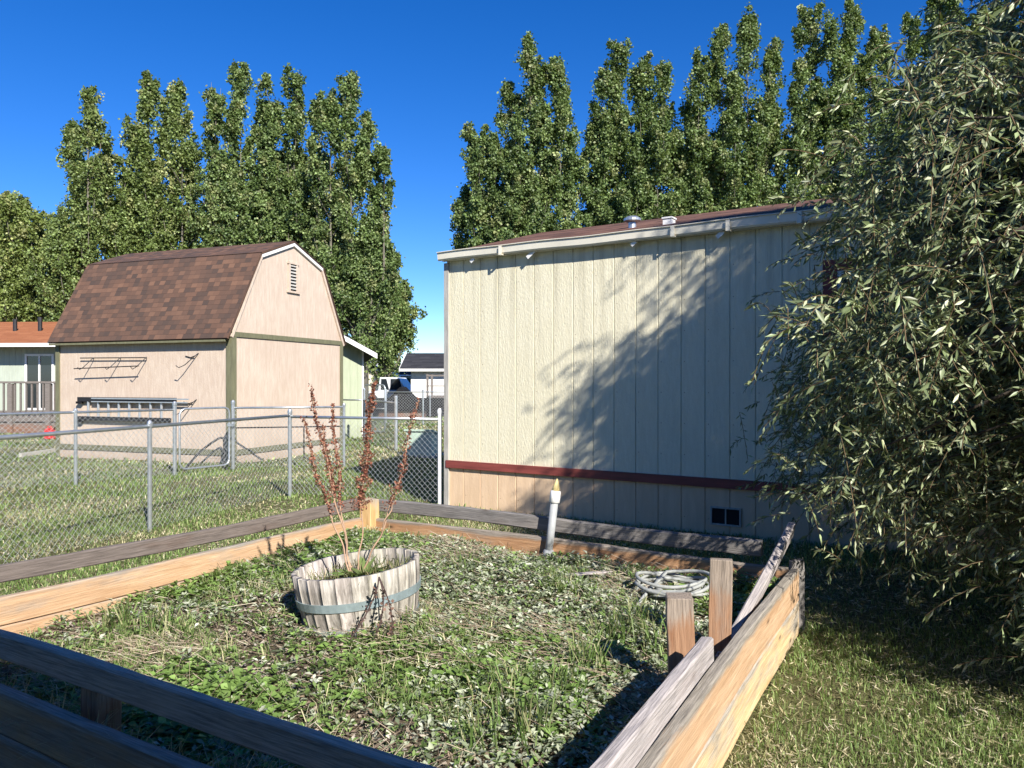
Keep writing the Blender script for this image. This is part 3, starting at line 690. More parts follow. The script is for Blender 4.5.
mb = MB(); mb.tube([(barn_x(83), -.2, 1.76), (barn_x(147), -.2, 1.80)], .011, 6); mb.build('rod', M['black'], rk, BM)
for px in (96, 123, 149):
    x = barn_x(px); mb = MB(); mb.tube([(x - .05, -.012, 1.97), (x, -.06, 1.97), (x - .10, -.2, 1.785), (x - .15, -.24, 1.74), (x - .2, -.24, 1.78)], .008, 6); mb.build('arm', M['black'], rk, BM)

# ------------------------------------------------------------------ other houses
def ridged(name, label, loc, rz, L, Wd, ez_, pz_, wallm, roofm, ov=.3, gable_dir=1, group=None, sp=.2, trim=None, cat='house'):
    """gabled house: ridge along local X, gable ends at x=0 and x=L, front long wall at y=0"""
    o = thing(name, label, cat, loc, rz, group)
    mb = MB(); mb.prism([(0, -.05), (Wd, -.05), (Wd, ez_), (Wd / 2, pz_), (0, ez_)], 0, .01, L - .01)
    groove_panel(mb, 0, L, -.05, lambda x: ez_ - .01, sp, y=-.012)
    mb.build('wall', wallm, o, fix=False)
    mb = MB(); sl = (pz_ - ez_) / (Wd / 2); e = ez_ - sl * ov
    slab(mb, -ov, e, Wd / 2, pz_, -ov, L + ov, .07, 0); slab(mb, Wd / 2, pz_, Wd + ov, e, -ov, L + ov, .07, 3)
    mb.build('roof', roofm, o)
    mb = MB(); mb.box((-ov, -ov - .03, e - .06), (L + ov, -ov - .003, e + .06)); mb.build('fascia', trim or M['white'], o)
    for x0, x1 in ((-ov - .03, -ov - .003), (L + ov + .003, L + ov + .03)):
        mb = MB()
        for y0, y1 in ((-ov, Wd / 2), (Wd + ov, Wd / 2)):
            mb.prism([(y0, e - .09), (y1, pz_ - .09), (y1, pz_ + .08), (y0, e + .08)], 0, x0, x1)
        mb.build('rake_board', trim or M['white'], o, fix=True)
    return o
def window(o, x0, x1, z0, z1, y=-.012, fr='white', nm='window'):
    mb = MB(); w = .07
    for a, b in (((x0, y - .04, z0), (x0 + w, y - .003, z1)), ((x1 - w, y - .04, z0), (x1, y - .003, z1)), ((x0 + w, y - .04, z1 - w), (x1 - w, y - .003, z1)), ((x0 + w, y - .04, z0), (x1 - w, y - .003, z0 + w)), (((x0 + x1) / 2 - .03, y - .035, z0 + w), ((x0 + x1) / 2 + .03, y - .003, z1 - w))): mb.box(a, b)
    f_ = mb.build(nm, M[fr], o); mb = MB(); mb.box((x0 + w, y - .012, z0 + w), (x1 - w, y - .002, z1 - w)); mb.build('pane', M['glass'], f_); return f_

# sage green house behind the barn: gable end faces the camera
gh = thing('green_house', 'sage green house with white roof edge just behind the shed', 'house', (-3.97 - 6.35 * math.cos(R(13)), 20.6 - 6.35 * math.sin(R(13)), 0), R(13))
gw_, gez, gpz = 6.35, 2.36, 4.1
mb = MB(); groove_panel(mb, 0, gw_, -.05, lambda x: gez + (gpz - gez) * (1 - abs(x - gw_ / 2) / (gw_ / 2)), .2); mb.prism([(0, -.05), (gw_, -.05), (gw_, gez - .01), (gw_ / 2, gpz - .01), (0, gez - .01)], 1, .02, 9); mb.build('wall', M['sage'], gh, fix=False)
mb = MB(); sl = (gpz - gez) / (gw_ / 2)
for s in (-1, 1):
    xa, xb = gw_ / 2, gw_ / 2 + s * (gw_ / 2 + .32); za, zb_ = gpz + .01, gez + .01 - sl * .32
    mb.prism([(xa, za), (xb, zb_), (xb, zb_ + .08), (xa, za + .08)], 1, -.45, 9.4)
mb.build('roof', M['roof_dark'], gh)
for s in (-1, 1):
    mb = MB(); xa, xb = gw_ / 2, gw_ / 2 + s * (gw_ / 2 + .34); za, zb_ = gpz - .06, gez - .06 - sl * .34
    mb.prism([(xa, za), (xb, zb_), (xb, zb_ + .13), (xa, za + .13)], 1, -.48, -.453); mb.build('rake_board', M['white'], gh)
mb = MB(); mb.box((gw_ - .04, -.02, -.02), (gw_ + .01, -.002, gez - .02)); mb.build('corner_trim', M['white'], gh)
mb = MB(); mb.box((gw_ - .85, -.03, 0), (gw_ - .75, -.002, 1.5)); mb.build('door_frame', M['white'], gh)
mb = MB(); mb.prism([(-.5, 1.62), (-.002, 1.74), (-.002, 1.82), (-.5, 1.68)], 0, gw_ - 1.6, gw_ - .60); mb.build('awning', M['roof_dark'], gh)
# left house with deck
lh = ridged('grey_green_house', 'grey green house with rust brown roof and a deck behind the shed', (-24, 26.5, 0), R(-3), 12.5, 7, 2.9, 3.75, M['sagelight'], M['roof_rust'], .75)
def hx(px, Y=26.0): return (px - 512) / F * Y + 24
window(lh, hx(24), hx(54), .55, 2.45, nm='patio_door')
for px, h in ((10, .35), (36, .42)):
    mb = MB(); mb.lathe([(.07, 3.2), (.07, 3.4 + h)], 10, (hx(px, 27.5), 1.5)); mb.build('vent_pipe', M['black'], lh)
mb = MB(); mb.box((6.5, -3.6, .35), (11.4, -.05, .5)); mb.box((6.5, -3.55, -.05), (11.4, -3.5, .35)); dk = mb.build('deck', M['deck'], lh)
mb = MB(); mb.box((6.5, -3.62, 1.46), (11.4, -3.54, 1.52)); mb.box((6.5, -3.6, .62), (11.4, -3.56, .67)); mb.build('handrail', M['deck'], dk)
mb = MB(); i = 0; x = 6.5
while x < 11.4:
    mb.box((x, -3.6, .5), (x + .045, -3.56, 1.46)); x += .17
mb.build('baluster', M['deck'], dk)
for px in (17, -20, 56):
    mb = MB(); mb.box((hx(px, 22.5), -3.64, .0), (hx(px, 22.5) + .14, -3.5, 1.45)); mb.build('post', M['deck'], dk)
# clutter below the deck
q = G(18, 424, 0)
def lump(name, label, cat, c, s, mat, seed, rot=0):
    r = random.Random(seed); mb = MB(); n, m = 14, 7
    for i in range(m + 1):
        ph = math.pi / 2 * i / m
        for k in range(n):
            w = 2 * math.pi * k / n; e = .55
            cx = math.copysign(abs(math.cos(w)) ** e, math.cos(w)); cy = math.copysign(abs(math.sin(w)) ** e, math.sin(w)); rr = math.cos(ph) ** .45 if i < m else .05
            mb.v.append((cx * s[0] * rr * (1 + r.uniform(-.1, .1)), cy * s[1] * rr * (1 + r.uniform(-.1, .1)), math.sin(ph) * s[2] * (1 + r.uniform(-.12, .12))))
    for i in range(m):
        for k in range(n): mb.f.append((i*n+k, i*n+(k+1)%n, (i+1)*n+(k+1)%n, (i+1)*n+k)); mb.m.append(0)
    mb.f.append(tuple(m * n + k for k in range(n))); mb.m.append(0)
    o = mb.build(name, mat, None, Matrix.Translation(c) @ Matrix.Rotation(rot, 4, 'Z')); return meta(o, label, cat)
lump('covered_pile', 'low black tarpaulin covered pile in front of the deck', 'tarp', (q.x + .0, 21.3, 0), (1.1, .5, .45), M['blackmatte'], 3)
q = D(50, 421, 20.3)
mb = MB(); mb.prism([(-.12, 0), (.12, 0), (.12, .2), (.06, .28), (-.08, .28), (-.12, .22)], 1, -.08, .08)
can = thing('gas_can', 'red plastic fuel can standing by the black covered pile', 'can', (q.x, 20.3, 0)); mb.build('body', M['redplastic'], can, bevel=.02)
mb = MB(); mb.tube([(-.06, 0, .28), (-.05, 0, .33), (.02, 0, .33), (.04, 0, .28)], .014, 6); mb.build('handle', M['redplastic'], can)
mb = MB(); mb.tube([(.09, 0, .24), (.13, 0, .31), (.16, 0, .33)], .012, 6); mb.build('spout', M['blackmatte'], can)
a, b = G(20, 455.5, .03), G(57, 450, .04)
meta(board('plank', a, b, .09, .05, M['concrete']), 'pale plank lying on the grass beside the shed corner', 'plank')
# bent pipe leaning at the gate
p = thing('bent_pipe', 'bent black metal pipe leaning between the gate and the shed', 'pipe', tuple(G(188, 470)))
mb = MB(); mb.tube(curve([D(184, 470, 12.9), D(200, 452, 13.1), D(216, 440, 13.2), D(222, 438, 13.25), D(224, 442, 13.25), D(224, 465, 13.2), D(225, 470, 13.2)], 8), .02, 8); mb.build('bent_tube', M['black'], p, Matrix.Identity(4), smooth=True)

# ------------------------------------------------------------------ chain link fences
def chain(p0, p1, z0, z1, parent, r=.0021, c=.072, name='chain_link_mesh'):
    p0 = np.array([p0[0], p0[1]]); p1 = np.array([p1[0], p1[1]]); d = p1 - p0; L = np.linalg.norm(d); d /= L; n = int(L / (c / 2)); k = int((z1 - z0) / (c / 2))
    zz = z0 + np.arange(k + 1) * c / 2; par = (np.arange(k + 1)[None, :] + np.arange(n)[:, None]) % 2
    X = np.arange(n)[:, None] * c / 2 + par * c / 2 * 1.04; o = (par * 2 - 1) * r * .8
    nx, ny = -d[1], d[0]
    P = np.stack([p0[0] + d[0] * X + nx * o, p0[1] + d[1] * X + ny * o, np.broadcast_to(zz, X.shape)], -1)
    V, T = fibres(P[:, :-1].reshape(-1, 3), P[:, 1:].reshape(-1, 3), r)
    return npmesh(name, V, T, np.array([1., 1, 1]), M['wire'], parent)
def fpost(parent, p, h, r=.024, capm=True, nm='post'):
    mb = MB(); prof = [(r, -.05), (r, h - .01)] + ([(r + .006, h - .01), (r + .006, h + .025), (r * .7, h + .05), (.004, h + .058)] if capm else [(r, h)])
    mb.lathe(prof, 12, (p[0], p[1])); return mb.build(nm, M['galv'], parent, Matrix.Identity(4), smooth=False)
def frail(parent, a, b, z, r=.019, nm='top_rail', m='galv', zb_=None):
    mb = MB(); mb.tube([(a[0], a[1], z), (b[0], b[1], z if zb_ is None else zb_)], r, 10); return mb.build(nm, M[m], parent, Matrix.Identity(4), smooth=True)
PA, PB, PC = Vector((-3.60, 7.66)), Vector((-2.91, 10.1)), Vector((-.88, 9.40))
dn = (PB - PA).normalized(); PL = PA - dn * 2.54; PLL = PL - dn * 2.54
FH = 1.065
fn = thing('chain_link_fence', 'near galvanised chain link fence that turns a corner and ends at the cream home', 'fence', (PA.x, PA.y, 0), group='chain link fences')
for p_, h in ((PLL, FH), (PL, FH), (PA, FH), (PB, FH + .03)): fpost(fn, p_, h, .026 if p_ is PB else .022)
wp = fpost(fn, PC, FH + .06, .026); wp.data.materials[0] = M['white']
frail(fn, PLL, PB, FH - .005); frail(fn, PB, PC, FH - .02)
chain(PLL, PB, .04, FH - .01, fn, .0016); chain(PB, PC, .04, FH - .03, fn, .0017)
# tension band pieces on the post
P7, P17, P23 = Vector((-6.34, 11.2)), Vector((-5.36, 12.25)), Vector((-4.74, 13.1))
P0 = P7 + (P7 - P17).normalized() * 2.6; P00 = P0 + (P7 - P17).normalized() * 2.6
fb = thing('chain_link_fence', 'farther chain link fence that ends at the small gate by the shed ladder', 'fence', (P7.x, P7.y, 0), group='chain link fences')
for p_ in (P00, P0, P7): fpost(fb, p_, FH)
fpost(fb, P17, 1.14, .03); frail(fb, P00, P17, FH - .005); chain(P00, P17, .04, FH - .01, fb, .0018)
# gate
gt = thing('fence_gate', 'small round cornered chain link gate between two thick posts near the shed', 'gate', (P17.x, P17.y, 0))
g0 = P17.lerp(P23, .08); g1 = P17.lerp(P23, .93)
def gframe(parent, g0, g1, z0, z1, nm='gate_frame', r=.018):
    c = .09; d = (g1 - g0).normalized(); L = (g1 - g0).length
    q = [(0, z0 + c), (0, z1 - c), (c * .3, z1 - c * .3), (c, z1), (L - c, z1), (L - c * .3, z1 - c * .3), (L, z1 - c), (L, z0 + c), (L - c * .3, z0 + c * .3), (L - c, z0), (c, z0), (c * .3, z0 + c * .3), (0, z0 + c), (0, z0 + c + .05)]
    mb = MB(); mb.tube([(g0.x + d.x * s, g0.y + d.y * s, z) for s, z in q], r, 8, cap=False); return mb.build(nm, M['galv'], parent, Matrix.Identity(4), smooth=True)
gframe(gt, g0, g1, .1, 1.07); chain(g0, g1, .12, 1.05, gt, .0018)
mb = MB(); mb.box((g1.x - .02, g1.y - .03, .75), (g1.x + .08, g1.y + .03, .80)); mb.build('latch', M['galv'], gt, Matrix.Identity(4))
P34 = Vector(((344 - 512) / F * 13.6, 13.6))
fc = thing('chain_link_fence', 'chain link fence with a mid rail running along the gable end of the shed', 'fence', (P23.x, P23.y, 0), group='chain link fences')
fpost(fc, P23, 1.14, .03); fpost(fc, P34, 1.08); frail(fc, P23, P34, FH - .005); chain(P23, P34, .04, FH - .01, fc, .0018)
frail(fc, P23.lerp(P34, .02), P23.lerp(P34, .98), .72, .012, 'mid_rail', 'black')
mb = MB(); e_ = P23.lerp(P34, .63); mb.tube([(e_.x, e_.y, .72), (e_.x, e_.y, .18)], .012, 6); mb.tube([(e_.x, e_.y, .2), (e_.x + .2, e_.y, .1)], .012, 6); mb.build('brace', M['black'], fc, Matrix.Identity(4))
# farther yard fences
def vec2(px, Y): return Vector(((px - 512) / F * Y, Y))
fd = thing('chain_link_fence', 'distant chain link fence across the lawn between the sage house and cream home', 'fence', tuple(vec2(396, 17).to_3d()), group='chain link fences')
q0, q1, q2 = vec2(343, 19.4), vec2(398, 17.0), vec2(372, 17.4)
fpost(fd, vec2(396, 16.8), 1.15, .035); fpost(fd, vec2(364, 19.2), 1.3, .03)
frail(fd, vec2(364, 19.2), vec2(396, 16.8), 1.05); frail(fd, vec2(343, 19.45), vec2(364, 19.2), 1.05)
chain(vec2(364, 19.2), vec2(396, 16.8), .04, 1.05, fd, .0022)
gt2 = thing('fence_gate', 'tall round cornered wire gate on the lawn beyond the dried stalks', 'gate', tuple(vec2(372, 20).to_3d()))
gframe(gt2, vec2(363.5, 22), vec2(385, 21.6), .1, 1.42, r=.022); frail(gt2, vec2(363.5, 22), vec2(385, 21.6), .75, .015, 'mid_rail'); chain(vec2(364, 22), vec2(385, 21.6), .12, 1.4, gt2, .0026)
fe = thing('chain_link_fence', 'farthest chain link fence in front of the white house', 'fence', tuple(vec2(410, 27).to_3d()), group='chain link fences')
for px in (386, 423, 470): fpost(fe, vec2(px, 27), 1.2, .03)
frail(fe, vec2(386, 27), vec2(500, 27), 1.15, .022); chain(vec2(386, 27), vec2(500, 27), .04, 1.13, fe, .003, .1)

# ------------------------------------------------------------------ things beyond the lawn
ub = thing('utility_box', 'pale green utility box on the lawn behind the fence end', 'utility box', (-1.80, 15.6, 0), R(-12))
mb = MB(); mb.prism([(-.27, 0), (.27, 0), (.27, .42), (-.27, .52)], 0, -.27, .27); mb.build('cabinet', M['utility'], ub, bevel=.015)
mb = MB(); mb.prism([(-.31, .52), (.30, .425), (.30, .455), (-.31, .56)], 0, -.3, .3); mb.build('lid', M['utility'], ub, bevel=.008)
mb = MB(); mb.box((-.38, -.38, -.05), (.38, .38, .035)); mb.build('pad', M['concrete'], ub)
wh = ridged('white_house', 'white house with dark roof beyond the far fence', (vec2(411, 37.5).x, 37.5, 0), R(2), 9, 6, 2.2, 2.95, M['white'], M['roof_dark'], .5)
window(wh, 2.55, 3.6, .9, 2.0, fr='white')
mb = MB(); mb.box((-.02, -.06, .0), (9.02, -.02, .42)); mb.build('skirting', M['greytrim'], wh)
# stairs and landing of the white house
ld = thing('landing', 'small dark wooden landing with steps beside the white house', 'steps', (vec2(441, 34.5).x, 34.5, 0))
mb = MB(); mb.box((-.6, -.5, .8), (1.4, 1.5, .88))
mb.build('platform', M['deck'], ld)
for i in range(4):
    mb = MB(); mb.box((-1.5 + i * .24, -.5, .14 + i * .19), (-1.22 + i * .24, .4, .18 + i * .19)); mb.build('step', M['deck'], ld)
for x, y in ((-.6, -.5), (1.3, -.5), (-.6, 1.4), (1.3, 1.4)):
    mb = MB(); mb.box((x, y, 0), (x + .09, y + .09, 1.85)); mb.build('post', M['deck'], ld)
mb = MB(); mb.box((-.6, -.52, 1.75), (1.4, -.47, 1.82)); mb.box((-.6, -.52, 1.3), (1.4, -.48, 1.35)); mb.build('handrail', M['deck'], ld)
sf = thing('screened_fence', 'low dark screened fence at the end of the lawn', 'fence', (vec2(400, 33).x, 33, 0))
mb = MB(); x0, x1 = vec2(372, 33).x, vec2(520, 33).x; mb.box((x0, 32.98, .03), (x1, 33.02, .82)); mb.build('screen', M['blackmatte'], sf, Matrix.Identity(4))
for px in (372, 400, 430, 460, 490, 520): fpost(sf, vec2(px, 32.94), .9, .03)
ch = thing('cream_house', 'small cream gabled house far beyond the parked cars', 'house', (vec2(341, 62).x, 62, 0), R(-5))
cw, ce, cp = 3.6, 2.0, 3.1
mb = MB(); mb.prism([(-.0, -.05), (cw, -.05), (cw, ce), (cw * .45, cp), (0, ce)], 1, 0, 8); mb.build('wall', M['cream'], ch)
mb = MB()
for xa, xb in ((cw * .45, -.4), (cw * .45, cw + .4)):
    s_ = (cp - ce) / (cw * .5); mb.prism([(xa, cp + .01), (xb, ce - .15), (xb, ce + .03), (xa, cp + .2)], 1, -.4, 8.3)
mb.build('roof', M['white'], ch)
ch2 = ridged('grey_house', 'low grey house partly hidden between the poplars and the white house', (vec2(391, 66).x, 66, 0), R(0), 9, 5, 2.2, 3.1, M['sagelight'], M['roof_dark'], .4)
window(ch2, .6, 2.0, .9, 1.9)
def car(name, label, c, rz, col, L=4.6, Wd=1.8, Hh=1.5, kind='suv'):
    m = m_plain(name + '_paint', col, .25, .1, .05, spec=.6, bump=0); o = thing(name, label, 'pickup' if kind == 'pickup' else 'car', c, rz, 'cars parked beyond the lawn')
    h = Hh
    if kind == 'pickup': prof = [(0, .35), (L, .35), (L, .75), (L * .97, .95), (L * .73, 1.02), (L * .40, 1.02), (L * .39, .98), (.02, .98), (0, .9)]
    else: prof = [(0, .35), (L, .35), (L, .7), (L * .96, .85), (L * .74, .95), (.1, .98), (0, .8)]
    mb = MB(); mb.prism(prof, 1, -Wd / 2, Wd / 2); mb.build('body', m, o, bevel=.05)
    cab = [(L * .72, 1.021), (L * .62, h), (L * .43, h + .02), (L * .41, 1.021)] if kind == 'pickup' else [(L * .74, .97), (L * .62, h), (L * .12, h + .02), (.12, .99)]
    mb = MB(); mb.prism(cab, 1, -Wd / 2 + .1, Wd / 2 - .1); cb = mb.build('cabin', m, o, bevel=.04)
    ys = -Wd / 2 + .094
    for sx0, sx1 in (((.44, .52), (.54, .66)) if kind == 'pickup' else ((.15, .36), (.39, .64))):
        mb = MB(); mb.quad([(L * sx0, ys, 1.06), (L * sx1 + .06, ys, 1.06), (L * sx1 - .1, ys, h - .08), (L * sx0 + .03, ys, h - .08)]); mb.build('window', M['glass'], cb)
    for x in (L * .18, L * .82):
        for y in (-Wd / 2 + .1, Wd / 2 - .1):
            mb = MB(); mb.tube([(x, y - .11, .34), (x, y + .11, .34)], .34, 18); w_ = mb.build('wheel', M['blackmatte'], o)
            s = -1 if y < 0 else 1; mb = MB(); mb.tube([(x, y + s * .11, .34), (x, y + s * .118, .34)], .19, 14); mb.build('hub', M['alu'], w_)
    return o
car('parked_pickup', 'white pickup parked beyond the far fence', (vec2(345, 44).x, 44, .0), R(-8), (.75, .76, .78), 5.4, 1.9, 1.75, 'pickup')
car('parked_car', 'dark car parked beside the white pickup near the cream house', (vec2(296, 41).x, 41, .0), R(-6), (.03, .035, .05), 2.6 + 1.6, 1.75, 1.45)
mb = MB(); mb.prism([(-.95, 0), (.95, 0), (.0, .95)], 1, -.9, .9)
tp = mb.build('peaked_cover', M['blackmatte'], None, Matrix.Translation((vec2(402, 31).x, 31.3, .35)) ); meta(tp, 'black peaked tarpaulin cover in front of the pickup', 'cover')
mb = MB(); mb.box((-.85, -.8, -.35), (.85, .8, 0)); bb = mb.build('base', M['deck'], tp, W[tp.name])
# street lamp far left
sl_ = thing('street_lamp', 'street lamp on a tall pole above the rust brown roof', 'street lamp', (vec2(29, 44).x, 44, 0))
mb = MB(); mb.tube([(0, 0, 0), (0, 0, 6.2)], [.1, .07], 10); mb.build('pole', M['galv'], sl_)
mb = MB(); mb.tube(curve([(0, 0, 6.0), (-.5, 0, 6.15), (-1.3, 0, 6.1), (-1.8, 0, 5.95)], 4), .045, 8); mb.build('arm', M['galv'], sl_)
mb = MB(); mb.box((-2.3, -.13, 5.85), (-1.75, .13, 5.99)); mb.build('lamp_head', M['white'], sl_, bevel=.04)

# unseen house added behind the photographer so its eave shades the near side of the bed
u_ = (Cc - Dd).normalized(); nrm = Vector((u_.y, -u_.x));
if nrm.y > 0: nrm = -nrm
EH = 4.6; ddist = (-nrm.x * -SX + -nrm.y * -SY) * 1.0
perp = (SX * nrm.x + SY * nrm.y) / math.tan(SUN_EL) * (EH - .60) - .10
o_ = Dd + nrm * (perp + .4) - u_ * 1.0
hb = thing('added_shade_house', 'unseen house added behind the camera so its eave shades the near boards', 'house', (o_.x, o_.y, 0), math.atan2(u_.y, u_.x) )
Hm = W[hb.name]; sgn = -1
mb = MB(); mb.prism([(0, -.05), (-7, -.05), (-7, EH - .1), (-3.5, EH + 1.3), (0, EH - .1)], 0, 0, 13); mb.build('wall', M['sagelight'], hb)
mb = MB(); mb.prism([(.4, EH - .05), (-3.5, EH + 1.45), (-3.5, EH + 1.55), (.4, EH)], 0, -.3, 13.3); mb.prism([(-7.4, EH - .05), (-3.5, EH + 1.45), (-3.5, EH + 1.55), (-7.4, EH)], 0, -.3, 13.3); mb.build('roof', M['roof_dark'], hb)
mb = MB(); mb.box((5, .003, 0.1), (6, .04, 2.2)); dr_ = mb.build('door', M['white'], hb)

# ------------------------------------------------------------------ poplars
Y_L, Y_R = 31.0, 46.0
POP = [(.105, .15, .045), (.13, .18, .06), (.075, .115, .035), (.16, .205, .07), (.22, .24, .10)]
def poplar(label, plumes, Y, group, warm=0.0, zlow=.9, dens=1.0, lowest=.10):
    """plumes: (column, top row, radius px[, waist column]) each an upright leader of the same tree"""
    bxp = sum(p[0] for p in plumes) / len(plumes); base = vec2(bxp, Y)
    sc_ = Y / 30.0
    tr = thing('poplar_tree', label, 'tree', (base.x, base.y, 0), group=group)
    mb = MB(); parts = []
    topmax = max(CH + (HZ - p[1]) / F * Y for p in plumes)
    mb.tube([(base.x, base.y, -.1), (base.x + .05, base.y, topmax * .2), (base.x, base.y, topmax * .45), (base.x, base.y, topmax * .6)], [.28, .22, .14, .03], 10)
    limbs = MB()
    for pi, pl in enumerate(plumes):
        px, ty, rp = pl[:3]; dY = rng.uniform(-.8, .8); tp_ = D(px, ty, Y); top = np.array([tp_.x, Y + dY, tp_.z]); Rr = rp / F * Y * (1.95 if Y > 40 else 1.68)
        low = pl[3] if len(pl) > 3 else lowest
        b = np.array([base.x, base.y, topmax * .12])
        H = top[2]
        def axis(t):
            t = np.asarray(t, float); k = sstep(0, .5, t)[..., None] if np.ndim(t) else sstep(0, .5, t)
            p = b[None, :] + (top - b)[None, :] * np.stack([k[..., 0]] * 3, -1) if np.ndim(t) else b + (top - b) * k
            p = np.array(p, float); p[..., 2] = b[2] + (top[2] - b[2]) * t; return p
        lp = [axis(float(t)) for t in np.linspace(0, .95, 9)]; limbs.tube(lp, [.10, .085, .07, .06, .05, .04, .03, .02, .01], 6)
        ph1, ph2, ph3 = rng.uniform(0, 6.28, 3)
        prof = lambda t: np.clip((t - low + .06) / .18, .15, 1) ** .6 * np.clip(1.0 - t, 0, 1) ** .36 * 1.08
        ns = int(15 * dens * (Rr / .8) * (H / 13) / sc_ ** 2) + 3; cen = []; cs = []; ct = []
        for k in range(ns):     # steep side branches, each a plume of its own
            t0 = low + (.96 - low) * ((k + rng.uniform(0, 1)) / ns) ** .9; a = rng.uniform(0, 2 * np.pi); ra = Rr * float(prof(min(t0 + .1, .97))) * rng.uniform(.45, 1.3)
            hl = rng.uniform(1.1, 2.6) * sc_ * (1.1 - .45 * t0); hl = min(hl, H * (1.01 - t0) + .25); s0 = axis(float(t0)); e0_ = s0 + np.array([math.cos(a) * ra, math.sin(a) * ra, hl])
            m0 = s0 + np.array([math.cos(a) * ra * .75, math.sin(a) * ra * .75, hl * .38]); q = rng.uniform(.3, 1, 12) ** .85
            pth = (1 - q)[:, None] ** 2 * s0 + 2 * (q * (1 - q))[:, None] * m0 + (q ** 2)[:, None] * e0_
            wd_ = .36 * sc_ * np.clip(1.1 - q, .25, 1) ** .6 * min(1, Rr / .75 / sc_) * (1.1 - .35 * t0); cen.append(pth + rng.normal(size=(12, 3)) * wd_[:, None] * [.7, .7, .5]); cs.append(wd_ * rng.uniform(.28, .55, 12))
            limbs.tube([tuple(s0), tuple(m0), tuple(e0_)], [.03, .02, .006], 4)
        cen = np.concatenate(cen); sig = np.concatenate(cs); nc = len(cen); m = 66
        P = (cen[:, None, :] + rng.normal(size=(nc, m, 3)) * np.array([1, 1, 1.4]) * sig[:, None, None]).reshape(-1, 3)
        nf = int(nc * 1.6); tf = low + (.97 - low) * rng.uniform(0, 1, nf); a = rng.uniform(0, 6.28, nf); rr = Rr * prof(tf) * np.sqrt(rng.uniform(0, 1, nf)) * .8
        P2 = axis(tf) + np.stack([np.cos(a) * rr, np.sin(a) * rr, 0 * a], 1); P = np.concatenate([P, P2]); full = len(P); P = P[P[:, 2] > zlow]
        n = len(P); s = rng.uniform(.065, .135, n) * sc_; d = norm(rdir(n) + [0, 0, -.5])
        V, T = leaves(P, d, rdir(n), s, s * .85, .1)
        cb = np.array(POP)[rng.choice(5, nc, p=[.3, .25, .2, .15, .1])]; cb = cb * rng.uniform(.8, 1.2, (nc, 1))
        col = np.concatenate([np.repeat(cb, m, 0), pick(POP, nf)])[:len(V) // 5] if n == full else pick(POP, n)
        col = col * (1 + rng.normal(0, .15, (n, 1))).clip(.6, 1.5) + np.array([.05, .035, -.005]) * warm
        parts.append((V, T, np.repeat(col.clip(.01, 1), 5, 0)))
    mb.build('trunk', M['barkpale'], tr, Matrix.Identity(4), smooth=True); limbs.build('limbs', M['barkpale'], tr, Matrix.Identity(4), smooth=True)
    V, T, c = join(parts); npmesh('crown', V, T, c, M['poplar'], tr)
gl, gr_ = 'poplars behind the shed', 'poplars behind the mobile home'
poplar('low bushy poplar above the rust brown roof of the grey green house', [(-25, 200, 22), (5, 203, 18), (28, 212, 18), (48, 225, 16), (15, 235, 24), (40, 262, 26)], 33, gl, .5)
poplar('slim forked poplar between the low bushy one and the shed roof', [(64, 128, 13), (98, 102, 15), (78, 175, 14), (104, 165, 18), (88, 215, 24), (60, 230, 18)], Y_L, gl, .25)
poplar('wide poplar with twin blunt tops standing directly over the shed roof', [(145, 80, 16), (172, 88, 16), (124, 130, 14), (188, 130, 14), (150, 165, 28), (125, 215, 22), (180, 215, 24)], Y_L + 1, gl, .3)
poplar('poplar with one sharp peak between twin-topped and triple-topped neighbours behind the shed', [(238, 72, 14), (215, 95, 13), (252, 105, 14), (222, 165, 20), (240, 190, 28), (208, 225, 18)], Y_L, gl)
poplar('poplar with three level tops behind the shed gable', [(272, 92, 12), (296, 86, 14), (318, 105, 12), (285, 160, 24), (305, 190, 28), (268, 205, 20)], Y_L + .6, gl)
poplar('broad outermost poplar of the shed row, next to the open sky', [(354, 80, 15), (335, 110, 13), (372, 125, 10), (387, 165, 8), (350, 170, 22), (374, 225, 15), (335, 235, 22), (362, 260, 22), (386, 262, 10)], Y_L - .5, gl)
poplar('short dark poplar filling the gap above the distant cream house', [(386, 270, 13), (397, 292, 10), (376, 280, 16), (400, 318, 10), (360, 300, 16)], 50, gl, 0, .9, 1.3, .0)
poplar('first poplar beside the open sky at the end of the home roof', [(530, 50, 16), (512, 88, 14), (560, 68, 15), (548, 110, 22), (480, 140, 14), (497, 150, 18), (520, 165, 26), (468, 195, 11), (570, 165, 12)], Y_R, gr_)
poplar('poplar with four close tops straight above the roof vent pipe', [(602, 78, 14), (620, 56, 14), (642, 60, 13), (664, 74, 13), (594, 130, 15), (625, 130, 28), (655, 140, 22), (674, 160, 12)], Y_R + .5, gr_)
poplar('poplar with a sharp middle peak above the plain part of the home roof', [(746, 22, 15), (722, 42, 14), (698, 68, 13), (770, 52, 13), (690, 110, 12), (735, 120, 30), (765, 125, 22), (710, 150, 22)], Y_R, gr_)
poplar('tall poplar with twin rounded tops just before the big willow', [(812, 6, 14), (852, 10, 14), (832, 40, 14), (866, 48, 9), (800, 95, 15), (835, 110, 30), (862, 120, 14)], Y_R, gr_)
poplar('pair of thin spiky poplar leaders rising behind the willow edge', [(882, 38, 8), (905, 26, 8), (890, 95, 14), (908, 110, 12)], Y_R + 1, gr_)
poplar('poplar reaching out of the frame top behind the willow', [(934, -6, 14), (950, 10, 12), (930, 80, 18), (955, 110, 20)], Y_R, gr_)
poplar('rounded poplar behind the highest willow twigs', [(985, 14, 15), (965, 32, 14), (1008, 28, 15), (990, 100, 28), (1030, 60, 20)], Y_R - .5, gr_)

